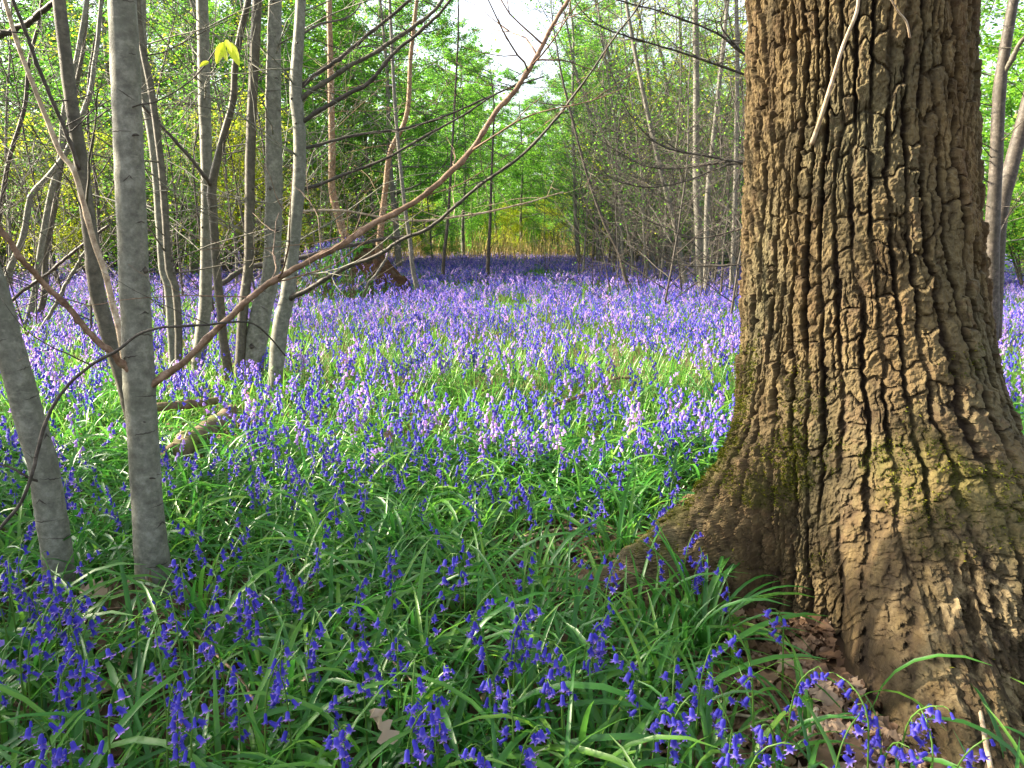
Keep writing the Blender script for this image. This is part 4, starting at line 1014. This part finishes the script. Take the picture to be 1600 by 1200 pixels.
def low_bell(sides=4):
    prof = [(0.002, 0.0), (0.0052, -.004), (0.0052, -.011), (0.0088, -.0165)]
    a = np.arange(sides) * 2 * math.pi / sides; v = np.concatenate([np.stack([np.cos(a) * r_, np.sin(a) * r_, np.full(sides, z)], -1) for r_, z in prof])
    n = len(prof); i = np.arange(n - 1)[:, None] * sides; j = np.arange(sides)[None]; j2 = (j + 1) % sides
    q = np.stack([i + j, i + j2, i + sides + j2, i + sides + j], -1).reshape(-1, 4)
    return v, np.concatenate([q[:, [0, 1, 2]], q[:, [0, 2, 3]]])
def tiny_bell():
    a = np.arange(3) * 2 * math.pi / 3
    v = np.vstack([[0, 0, .002], np.stack([np.cos(a) * .0105, np.sin(a) * .0105, np.full(3, -.019)], -1)])
    return v, np.array([[0, 1, 2], [0, 2, 3], [0, 3, 1]])

def stalk(seed, near):
    """stem curve with a nodding tip and the bells' hanging points and tilts"""
    r = np.random.default_rng(seed); H = r.uniform(.25, .34); nod = r.uniform(.5, 1.9)
    s = np.linspace(0, 1, 15); ang = R(88) - nod * np.clip((s - .62) / .38, 0, 1) ** 1.4 - r.uniform(0, .18) * s
    ds = H / 14; x = np.r_[0, np.cumsum(np.cos(ang[:-1]) * ds)]; z = np.r_[0, np.cumsum(np.sin(ang[:-1]) * ds)]
    P = np.stack([x, np.zeros(15), z], -1); nb = int(r.integers(5, 12)); B = []
    for k in range(nb):
        f = .60 + .40 * (k / max(1, nb - 1)); p = np.array([np.interp(f, s, x), 0, np.interp(f, s, z)])
        az = r.uniform(-1.5, 1.5) if r.uniform() < .8 else r.uniform(-3.1, 3.1); out_ = r.uniform(.006, .014)
        p2 = p + np.array([math.cos(az) * out_, math.sin(az) * out_, r.uniform(-.004, .003)])
        size = (1.12 - .35 * max(0, k / nb - .6)) * r.uniform(.9, 1.12); tilt = r.uniform(.1, .85) * (1.15 if k < 3 else .8)
        B.append((p, p2, az, tilt, size, k >= nb - 1 and r.uniform() < .7))
    return P, B
def rot_bell(v, az, tilt):
    c, s = math.cos(tilt), math.sin(tilt); x = v[:, 0] * c - v[:, 2] * s; z = v[:, 0] * s + v[:, 2] * c
    ca, sa = math.cos(az), math.sin(az)
    return np.stack([x * ca - v[:, 1] * sa, x * sa + v[:, 1] * ca, z], -1)

def stalk_template(seed, kind):
    P, B = stalk(seed, False); mbt = MB(); vs, ts, tn, tm = [], [], [], []; n0 = 0
    def push(v, t, tint, m):
        nonlocal n0
        vs.append(v); ts.append(t + n0); tn.append(np.broadcast_to(tint, (len(v),))); tm.append(np.full(len(t), m)); n0 += len(v)
    st = P[::4] if kind == 'mid' else P[[0, 9, 14]]; w_ = .0022 if kind == 'mid' else .004; k = len(st)
    if kind == 'mid':
        a = np.arange(3) * 2.094; v = (st[:, None] + np.stack([np.cos(a), np.sin(a), 0 * a], -1)[None] * w_).reshape(-1, 3)
        i = np.arange(k - 1)[:, None] * 3; j = np.arange(3)[None]; j2 = (j + 1) % 3; q = np.stack([i + j, i + j2, i + 3 + j2, i + 3 + j], -1).reshape(-1, 4)
        push(v, np.concatenate([q[:, [0, 1, 2]], q[:, [0, 2, 3]]]), 0.0, 1)
    else:
        v = np.vstack([st + [0, w_ * .6, 0], st - [0, w_ * .6, 0]]); q = np.arange(k - 1); push(v, np.concatenate([np.stack([q, q + 1, k + q + 1], -1), np.stack([q, k + q + 1, k + q], -1)]), 0.0, 1)
    use = B if kind == 'mid' else B[::2]
    rr = np.random.default_rng(seed + 9)
    for (p, p2, az, tilt, size, bud) in use:
        v, t = low_bell() if kind == 'mid' else tiny_bell(); g = 1.0 if kind == 'mid' else 1.5
        push(rot_bell(v * size * g * (.6 if bud else 1), az, tilt) + p2, t, rr.normal(0, .13), 0)
    return np.concatenate(vs).astype(np.float32), np.concatenate(ts), np.concatenate(tn), np.concatenate(tm)

r5 = np.random.default_rng(505)
def flower_density(p):
    d = np.hypot(p[:, 0], p[:, 1]); n = fbm(p[:, 0] / .8, p[:, 1] / 1.1, seed=71, octv=3); n2 = fbm(p[:, 0] / 3.5, p[:, 1] / 4.5, seed=72, octv=2)
    f = sstep(.24, .54, n) * (.6 + .8 * sstep(.3, .65, n2))
    f = f * (.24 + .76 * sstep(2.2, 3.8, d))
    left = sstep(-.1, -1.2, p[:, 0]) * sstep(4.5, 2.0, p[:, 1]); f = f * (1 + .6 * left)
    return np.clip(f, 0, 1)
def flower_points(dens, y0, y1):
    p = wedge(r5, dens, y0, y1); p = p[keep(p)]; f = flower_density(p) * (1 - .85 * litter(p)); p = p[r5.uniform(0, 1, len(p)) < f]
    return p[~steep_earth(p)]

# prominent flower heads read off the photograph
HEADS = [(90, 905), (70, 950), (100, 975), (112, 930), (40, 925), (15, 905), (115, 985), (25, 1015), (80, 1060), (100, 1080), (120, 1050), (85, 1140), (110, 1160), (95, 1180), (155, 1100), (255, 1040), (265, 1100), (285, 1120), (245, 1095), (205, 960), (235, 975), (280, 975), (300, 990), (312, 960), (330, 880), (320, 835), (365, 850), (385, 800), (405, 945), (440, 1040), (452, 1075), (435, 1050), (505, 1070), (500, 1025), (470, 990), (475, 910), (490, 870), (520, 790), (500, 805), (550, 840), (600, 870), (570, 1010), (610, 1035), (630, 990), (660, 960), (625, 1140), (640, 1095), (685, 1100), (690, 1030), (730, 950), (725, 855), (690, 870), (750, 790), (720, 880), (800, 990), (790, 980), (825, 975), (760, 1050), (775, 1045), (850, 1050), (860, 1025), (905, 990), (885, 1020), (900, 1045), (910, 800), (840, 780), (805, 1120), (800, 1155), (765, 1170), (690, 1120), (1012, 800), (1032, 868), (1045, 828), (1080, 788), (940, 900), (1010, 1060), (1020, 1100), (1040, 1120), (1050, 1080), (1090, 1050), (1140, 1155), (1160, 1170), (1190, 1030), (1215, 1130), (1230, 1060), (1300, 1170), (1370, 1110), (1392, 1122), (1405, 1105), (1378, 1150), (1466, 1165), (1476, 1182), (1140, 1090), (1160, 1140), (545, 1155), (525, 1135), (10, 870), (30, 1000), (60, 920), (50, 985), (130, 1020)]
NV = 16
stalks = [stalk(900 + k, True) for k in range(NV)]
spots = []
for (px, py) in HEADS:
    k = int(r5.integers(NV)); P, B = stalks[k]; top = float(np.mean([b[1][2] for b in B])); sc = r5.uniform(.9, 1.12)
    g = ground(px, py + 8, top * sc)
    spots.append([g[0], g[1], k, sc, True])
p = flower_points(92, 1.25, 5.2)
pp = np.stack([p[:, 0], p[:, 1], ground_z(p[:, 0], p[:, 1]) + .25], -1); sx, sy, dep = project(pp)
seen = (sx > -20) & (sx < 1620) & (sy > 560) & (sy < 1230)
near = p[seen]; order = np.argsort(near[:, 1]); near = near[order]
need = 300 - len(spots)
for q in near[:need]: spots.append([q[0], q[1], int(r5.integers(NV)), r5.uniform(.82, 1.12), False])
Y_IND = float(near[min(need, len(near) - 1), 1])
rest_near = np.vstack([near[need:], p[~seen]])
def zone(px, py, q):
    if px < 165 and py > 820: return 'violet bluebell in the thick cluster around the foot of the leaning left trunk'
    if px < 345 and py > 880: return 'violet bluebell in front of the rotten stump and the near upright trunk'
    if px > 1120 and py > 985: return 'violet bluebell over dead oak leaves in front of the big oak foot'
    if px > 985 and 770 < py < 960: return 'bluebell held against the mossy left root of the oak'
    if px > 960 and py > 940: return 'violet bluebell among long leaves just below the oak left root'
    if py > 960: return 'deep violet bluebell among dark strap leaves along the bottom of the photo'
    if py > 840: return 'violet bluebell in shaded strap leaves between near trunk and oak root'
    if px < 200: return 'bluebell among leaves behind the leaning left trunk'
    if px < 440: return 'bluebell among leaves around the short logs behind the near upright trunk'
    if px > 900: return 'blue bluebell in bright leaves just left of the oak'
    return 'blue bluebell in bright green leaves in the middle of the photo'
protos = {}
for si, (x, y, k, sc, hand) in enumerate(spots):
    gz = float(ground_z(x, y)); P, B = stalks[k]
    sx, sy, _ = project(np.array([x, y, gz + .25 * sc])); lab = zone(float(sx), float(sy), hand)
    yaw = r5.uniform(0, 6.283)
    if k not in protos:
        root = empty('bluebell', (x, y, gz), lab, 'bluebell', 'bluebells nearest the camera'); protos[k] = root
        mb = MB(); tube(mb, P, np.linspace(.0024, .0012, 15), 6)
        for (p0, p2, az, tilt, size, bud) in B: tube(mb, np.array([p0, (p0 + p2) / 2 + [0, 0, .002], p2]), [.0009, .0008, .0009], 4)
        mb.build('stem', M['stem'], root)
        for bi, (p0, p2, az, tilt, size, bud) in enumerate(B):
            f = obj('flower', bud_me if bud else bell_me[bi % 3], root, tuple(p2)); f.rotation_euler = (0, -tilt, az); f.scale = (size * 1.0,) * 3
        root.rotation_euler = (0, 0, yaw); root.scale = (sc,) * 3
    else:
        r_ = dup(protos[k], (x, y, gz), yaw, sc, lab)
# the rest of the carpet
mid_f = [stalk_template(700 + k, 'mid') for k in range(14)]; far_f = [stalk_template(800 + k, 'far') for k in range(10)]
mb = MB()
def flower_layer(p, tm, smin, smax):
    n = len(p); z = ground_z(p[:, 0], p[:, 1])
    scatter_build(mb, tm, r5.integers(0, len(tm), n), np.stack([p[:, 0], p[:, 1], z], -1), r5.uniform(0, 6.283, n), r5.uniform(smin, smax, n), r5.normal(.60, .24, n), lean=r5.normal(0, .10, n))  # carpet tinted paler and pinker, sunlight put into the petal colour
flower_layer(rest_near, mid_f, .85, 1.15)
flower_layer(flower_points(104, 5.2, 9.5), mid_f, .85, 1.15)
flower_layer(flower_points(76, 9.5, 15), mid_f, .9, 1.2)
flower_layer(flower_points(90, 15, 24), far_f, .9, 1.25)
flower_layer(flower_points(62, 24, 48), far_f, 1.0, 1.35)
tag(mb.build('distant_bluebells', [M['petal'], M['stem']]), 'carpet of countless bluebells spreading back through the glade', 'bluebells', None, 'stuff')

# big leaf tuft beside the left root
def tuft(px, py, n, label, Ls=(.28, .42), seed=0, w=(.010, .014)):
    r = np.random.default_rng(seed + 600); g = ground(px, py); root = empty('bluebell_plant', tuple(g), label, 'plant')
    for k in range(n):
        v, t = blade(r.uniform(*Ls), r.uniform(*w), R(r.uniform(48, 86)), R(r.uniform(30, 120)), 12, .45, r.uniform(-.5, .5))
        a = k * 2.4 + r.uniform(-.3, .3); c, s = math.cos(a), math.sin(a); v = np.stack([v[:, 0] * c - v[:, 1] * s + .01 * c, v[:, 0] * s + v[:, 1] * c + .01 * s, v[:, 2] - .01], -1)
        m_ = MB(); m_.add(v, None, t, r.uniform(.25, .6)); m_.build('leaf', M['strap'], root)
tuft(1098, 1025, 22, 'large tuft of long arching leaves at the foot of the oak left root', (.26, .40), 1)
tuft(815, 1130, 12, 'tall dark tuft of broad leaves low in the middle of the photo', (.26, .36), 2)
tuft(690, 800, 14, 'spreading leaf tuft in the bright middle of the glade edge', (.24, .34), 3)
tuft(330, 1010, 12, 'tuft of broad leaves right of the near upright trunk foot', (.24, .34), 4)

# low herb with round leaves
g = ground(757, 885); root = empty('herb', tuple(g), 'small pale green herb with rounded leaves among the strap leaves', 'plant')
for k in range(9):
    a = k * 2.4; rr = .02 + .007 * k; m_ = MB(); z = .11 - .005 * k
    serrate_leaf(m_, (rr * .3 * math.cos(a), rr * .3 * math.sin(a), z), (rr * 1.2 * math.cos(a), rr * 1.2 * math.sin(a), z - .01), .014, (0, 0, 1), tint=.5); m_.build('leaf', M['fernleaf'], root)
m_ = MB(); tube(m_, [(0, 0, 0), (.004, 0, .06), (0, 0, .11)], .0015, 5); m_.build('stem', M['stem'], root)

# ------------------------------------------------------------------ litter, dead leaves, sticks, logs
def lobed_leaf(r, L=.08, n=13):
    s = np.linspace(0, 1, n); w_ = .27 * L * np.sin(math.pi * np.clip(s * .93 + .05, 0, 1)) ** .8 * (1 + .32 * np.sin(s * math.pi * 7)); w_[0] = .02 * L; w_[-1] = .03 * L
    curl = r.uniform(-1.2, 1.6); ang = curl * (s - .5); x = np.cumsum(np.cos(ang)) * L / n; z = np.cumsum(np.sin(ang)) * L / n; z -= z.min()
    c = np.stack([x - x.mean(), 0 * x, z], -1); cup = r.uniform(-.3, .9); wob = r.normal(0, .006, (2, n)) * L / .08
    l = c + np.stack([0 * s, w_, cup * w_ + wob[0]], -1); r_ = c + np.stack([0 * s, -w_, cup * w_ + wob[1]], -1)
    k = np.arange(n - 1)
    t = np.concatenate([np.stack([k, k + 1, n + k + 1], -1), np.stack([k, n + k + 1, n + k], -1), np.stack([k + 1, k, 2 * n + k], -1), np.stack([k + 1, 2 * n + k, 2 * n + k + 1], -1)])
    v = np.vstack([c, l, r_]); v[:, 2] -= v[:, 2].min()
    return v.astype(np.float32), t
r6 = np.random.default_rng(606)
dl = [lobed_leaf(r6) for _ in range(10)]; dl = [(v, t, np.zeros(len(v)), np.zeros(len(t))) for v, t in dl]
pts = []
for c, a, b in LIT: pts.append(c + r6.normal(0, 1, (int(2600 * a * b) + 10, 2)) * np.array([a, b]) * .75)
th = R(1) * r6.uniform(150, 330, 150); rr = oak_r(th, np.full(150, .04)) + r6.exponential(.07, 150); pts.append(np.stack([OAK[0] + rr * np.cos(th), OAK[1] + rr * np.sin(th)], -1))
w0 = wedge(r6, 16, .95, 6); pts.append(w0)
p = np.vstack(pts); p = p[oak_ground_r(p[:, 0], p[:, 1]) > -.01]; n = len(p)
mb = MB(); scatter_build(mb, dl, r6.integers(0, 10, n), np.stack([p[:, 0], p[:, 1], ground_z(p[:, 0], p[:, 1]) + r6.uniform(.001, .022, n)], -1), r6.uniform(0, 6.28, n), r6.uniform(.55, 1.15, n), np.clip(r6.beta(1.6, 2.6, n), 0, 1), lean=None)
tag(mb.build('leaf_litter', M['deadleaf']), 'brown litter of dead oak leaves on the ground around the oak roots', 'leaf litter', None, 'stuff')
for k, (px, py, L, dz, tn, lab) in enumerate([(590, 1140, .085, .19, 1.0, 'large pale curled dead leaf caught upright in strap leaves at the bottom'), (146, 928, .08, .12, .9, 'pale dead leaf standing beside the rotten stump'), (482, 1058, .04, .18, .95, 'small pale dead leaf scrap among the strap leaves'), (1290, 1096, .08, .02, .75, 'lobed pinkish dead oak leaf lying against the oak foot'), (945, 992, .05, .05, .7, 'curled tan dead leaf below the oak left root'), (430, 962, .05, .05, .6, 'brown dead leaf among leaves right of the near trunk'), (640, 940, .06, .03, .6, 'olive-brown dead leaf flat among the leaves in the middle'), (1240, 1120, .07, .02, .55, 'brown dead oak leaf beside the fallen twig near the oak'), (260, 820, .05, .08, .8, 'small tan dead leaf just right of the near upright trunk'), (608, 682, .07, .2, .65, 'orange-brown dead leaf caught high in the bright leaves')]):
    v, t = lobed_leaf(np.random.default_rng(640 + k), L); rt = Euler((r6.uniform(-.9, .9), r6.uniform(-1.1, -.2), r6.uniform(0, 6))).to_matrix(); v = v @ np.array(rt).T
    g = ground(px, py, dz); m_ = MB(); m_.add(v, None, t, tn); tag(m_.build('dead_leaf', M['deadleaf'], None, True, tuple(g)), lab, 'dead leaf')
def ground_stick(name, label, pts, wd, mat, lift=.03, n=40, group=None, seed=0, cat='twig', sides=9, rough=.2):
    P = np.array([ground(px, py, lift) for px, py in pts]); t = project(P)[2].mean(); C_ = catmull(P, n)
    rad = node_bumps(np.linspace(wd[0], wd[1], n) * .5 * t / F_PX, np.random.default_rng(seed), 9, .25); m_ = MB(); b = C_[0]; tube(m_, C_ - b, rad, sides, rough=rough, seed=seed)
    return tag(m_.build(name, mat, None, True, tuple(b)), label, cat, group)
ground_stick('fallen_twig', 'pale forked twig lying left of the oak root tip', [(820, 838), (850, 832), (880, 826), (920, 828), (965, 826), (990, 822)], (5, 3), M['pale'], .06)
ground_stick('fallen_twig', 'thin brown twig slanting down right from the foot of the near trunk', [(165, 952), (205, 950), (265, 964), (300, 985), (340, 1025), (375, 1060), (405, 1110)], (4, 4), M['brown'], .10)
ground_stick('fallen_twig', 'long pale twig lying across dead leaves below the oak', [(1060, 1130), (1110, 1112), (1160, 1118), (1215, 1130), (1265, 1150)], (5, 6), M['pale'], .03)
ground_stick('fallen_twig', 'short thick stick pointing at the oak foot', [(1262, 1155), (1270, 1130), (1276, 1108)], (8, 9), M['pale'], .03)
ground_stick('fallen_twig', 'white bare twig standing among leaves in the bottom middle', [(968, 1160), (969, 1120), (970, 1085)], (5, 4), M['pale'], .05)
ground_stick('fallen_twig', 'pale thin curved twig among the leaves near the bottom middle', [(600, 1020), (640, 1060), (670, 1100), (690, 1150), (700, 1190)], (3, 3), M['pale'], .09)
ground_stick('fallen_twig', 'thin pale stick leaning in the groove of the oak foot', [(1548, 1200), (1540, 1160), (1532, 1112)], (8, 7), M['pale'], .10)
ground_stick('fallen_branch', 'brown forked dead branch lying in the bright glade left of the oak', [(868, 632), (905, 620), (935, 606), (962, 592), (985, 590)], (6, 4), M['brown'], .16, cat='branch')
ground_stick('fallen_log', 'thin brown log lying across behind the near upright trunk', [(244, 636), (270, 634), (300, 631), (350, 624)], (14, 12), M['log'], .14, cat='log', sides=14)
ground_stick('fallen_log', 'short thick mossy log slanting among bluebells right of the near trunk', [(272, 712), (300, 690), (330, 668), (362, 642)], (36, 22), M['log'], .13, cat='log', sides=16, seed=4)
ground_stick('fallen_log', 'reddish broken log end at the far left edge', [(-40, 664), (0, 660), (28, 658)], (20, 17), M['log'], .06, cat='log', sides=12)
ground_stick('fallen_log', 'long mossy log lying on the ground in front of the hazel clump', [(985, 431), (1020, 429), (1060, 428), (1110, 427)], (5, 6), M['log'], .18, cat='log', sides=12)
ground_stick('fallen_log', 'dark log at the far edge of the glade right of the mound', [(610, 394), (650, 393), (700, 396)], (6, 5), M['log'], .35, cat='log')
for k, (a, b, wd, lab) in enumerate([((28, 522), (75, 521), 6, 'upper stick of the dead wood pile at far left'), ((30, 540), (68, 528), 6, 'slanting stick of the dead wood pile at far left'), ((70, 530), (135, 520), 5, 'long stick at the right end of the far left wood pile'), ((105, 532), (130, 531), 7, 'short pale log right of the far left wood pile'), ((25, 512), (142, 470), 4, 'thin bare branch slanting up from the far left wood pile')]):
    ground_stick('dead_stick', lab, [a, ((a[0] + b[0]) / 2, (a[1] + b[1]) / 2 - 1), b], (wd, wd), [M['brown'], M['log'], M['twig'], M['pale'], M['twig']][k], .12, 20, 'dead wood pile at the far left', k, 'stick')
tag_tube('fallen_pole', 'dark dead pole propped slanting behind the grey hornbeam stems', 'log', [(335, 452), (350, 441), (380, 420), (440, 402), (500, 392), (538, 384), (580, 376), (632, 368), (655, 365)], [7.4, 8.2], [8, 8, 6, 4], M['twig'], seed=3)
tag_tube('dead_branch', 'thin bare dead branch standing crooked in front of the mound', 'branch', [(567, 480), (569, 458), (575, 440), (590, 422), (604, 400), (607, 392)], [12.6], [4, 4, 3], M['thicket'], seed=4)
tag_tube('leaning_pole', 'thin pale dead pole leaning right behind the brown branch at left', 'branch', [(62, 516), (88, 475), (105, 440), (118, 412), (130, 393), (150, 350)], [8.0, 7.8], [6, 5, 4], M['grey'], seed=5)
tag_tube('leaning_pole', 'dark dead pole slanting low across the far left bluebells', 'branch', [(12, 474), (50, 444), (80, 424), (106, 402), (135, 380), (170, 352)], [7.5, 7.2], [5, 5, 4], M['twig'], seed=6)
tag_tube('leaning_branch', 'thick dark branch crossing the top left corner', 'branch', [(-60, 92), (0, 56), (40, 32), (77, 10), (120, -25)], [4.2, 4.0], [10, 9, 9], M['twig'], seed=7, twigs=3)
# criss-cross of fine dead stems at the left
r7 = np.random.default_rng(707)
# rotten stump
g = ground(205, 968); root = empty('rotten_stump', tuple(g), 'small crumbling rotten stump beside the foot of the near upright trunk', 'stump')
th = np.linspace(0, 2 * math.pi, 60, endpoint=False); hs = np.linspace(0, 1, 16); TH, HH = np.meshgrid(th, hs)
top = .05 + .085 * fbm(np.cos(th) * 2 + 3, np.sin(th) * 2 + 3, seed=8, octv=4) ** 1.4 * 1.6
rad = .062 + .03 * (1 - HH) ** 2 + .03 * (fbm(TH * 3, HH * 1.2, seed=9, octv=4) - .5)
m_ = MB(); V = np.stack([rad * np.cos(TH), .75 * rad * np.sin(TH), -.02 + HH * (top[None] + .02)], -1)
i = np.arange(15)[:, None] * 60; j = np.arange(60)[None]; j2 = (j + 1) % 60
inner = V[-1] * np.array([.55, .55, .35]); V = np.vstack([V.reshape(-1, 3), inner, [[0, 0, .02]]]); b = 15 * 60; c = 16 * 60; k = np.arange(60); k2 = (k + 1) % 60
m_.add(V, np.vstack([np.stack([i + j, i + j2, i + 60 + j2, i + 60 + j], -1).reshape(-1, 4), np.stack([b + k, b + k2, c + k2, c + k], -1)]), np.stack([c + k, c + k2, np.full(60, c + 60)], -1)); m_.build('stump_wood', M['rotten'], root)
for k in range(9):
    a = r7.uniform(0, 6.28); p0 = np.array([.05 * math.cos(a), .04 * math.sin(a), .03]); m_ = MB(); tube(m_, wander(r7, p0, (r7.normal(0, .2), r7.normal(0, .2), 1), r7.uniform(.06, .13), 5, .1), np.linspace(.009, .0015, 6), 5, rough=.3, seed=k); m_.build('splinter', M['pale'] if k % 2 else M['rotten'], root)

# bare earth flank of the mound
gxm = np.linspace(.02, .95, 40); gym = np.linspace(-.8, .8, 50); XX, YY = np.meshgrid(gxm, gym)
edge = 1 - ((XX - .45) / .46) ** 4 - (YY / .78) ** 4
zz = ground_z(MOUND[0] + XX, MOUND[1] + YY) + .03 * sstep(0, .3, edge) - .05 * sstep(.05, -.1, edge) + .34 * (fbm(XX * 5, YY * 5, seed=4, octv=5) - .5) * sstep(0, .3, edge)
m_ = MB(); i = np.arange(49)[:, None] * 40; j = np.arange(39)[None]
m_.add(np.stack([XX, YY, zz], -1).reshape(-1, 3), np.stack([i + j, i + j + 1, i + 40 + j + 1, i + 40 + j], -1).reshape(-1, 4))
o = m_.build('mound', M['earth'], None, True, (MOUND[0], MOUND[1], 0)); o['kind'] = 'structure'

# dry pale stalks at the sunlit far edge of the glade
r8 = np.random.default_rng(808); n = 3000
x = np.r_[r8.uniform(-6, 6.5, 1600), r8.uniform(-24, 14, 1400)]; y = np.r_[r8.uniform(29, 41, 1600), r8.uniform(30, 44, 1400)]
tm = []
for k in range(8):
    v, t = blade(r8.uniform(.8, 1.9), .026, R(r8.uniform(60, 90)), R(r8.uniform(-10, 45)), 4, 0, r8.uniform(-1, 1), 2); tm.append((v, t, np.zeros(len(v)), np.zeros(len(t))))
mb = MB(); scatter_build(mb, tm, r8.integers(0, 8, n), np.stack([x, y, ground_z(x, y)], -1), r8.uniform(0, 6.28, n), r8.uniform(.5, 1.1, n) * np.where(np.arange(n) < 1600, 1, .55), r8.uniform(0, 1, n))
tag(mb.build('dry_grass', M['dry']), 'pale yellow dry stalks in the sun at the far edge of the glade', 'dry grass', None, 'stuff')
for k in [k for k, v in PROTO.items() if not v[1]]:
    for c in list(PROTO[k][0].children): bpy.data.objects.remove(c)
    bpy.data.objects.remove(PROTO[k][0])
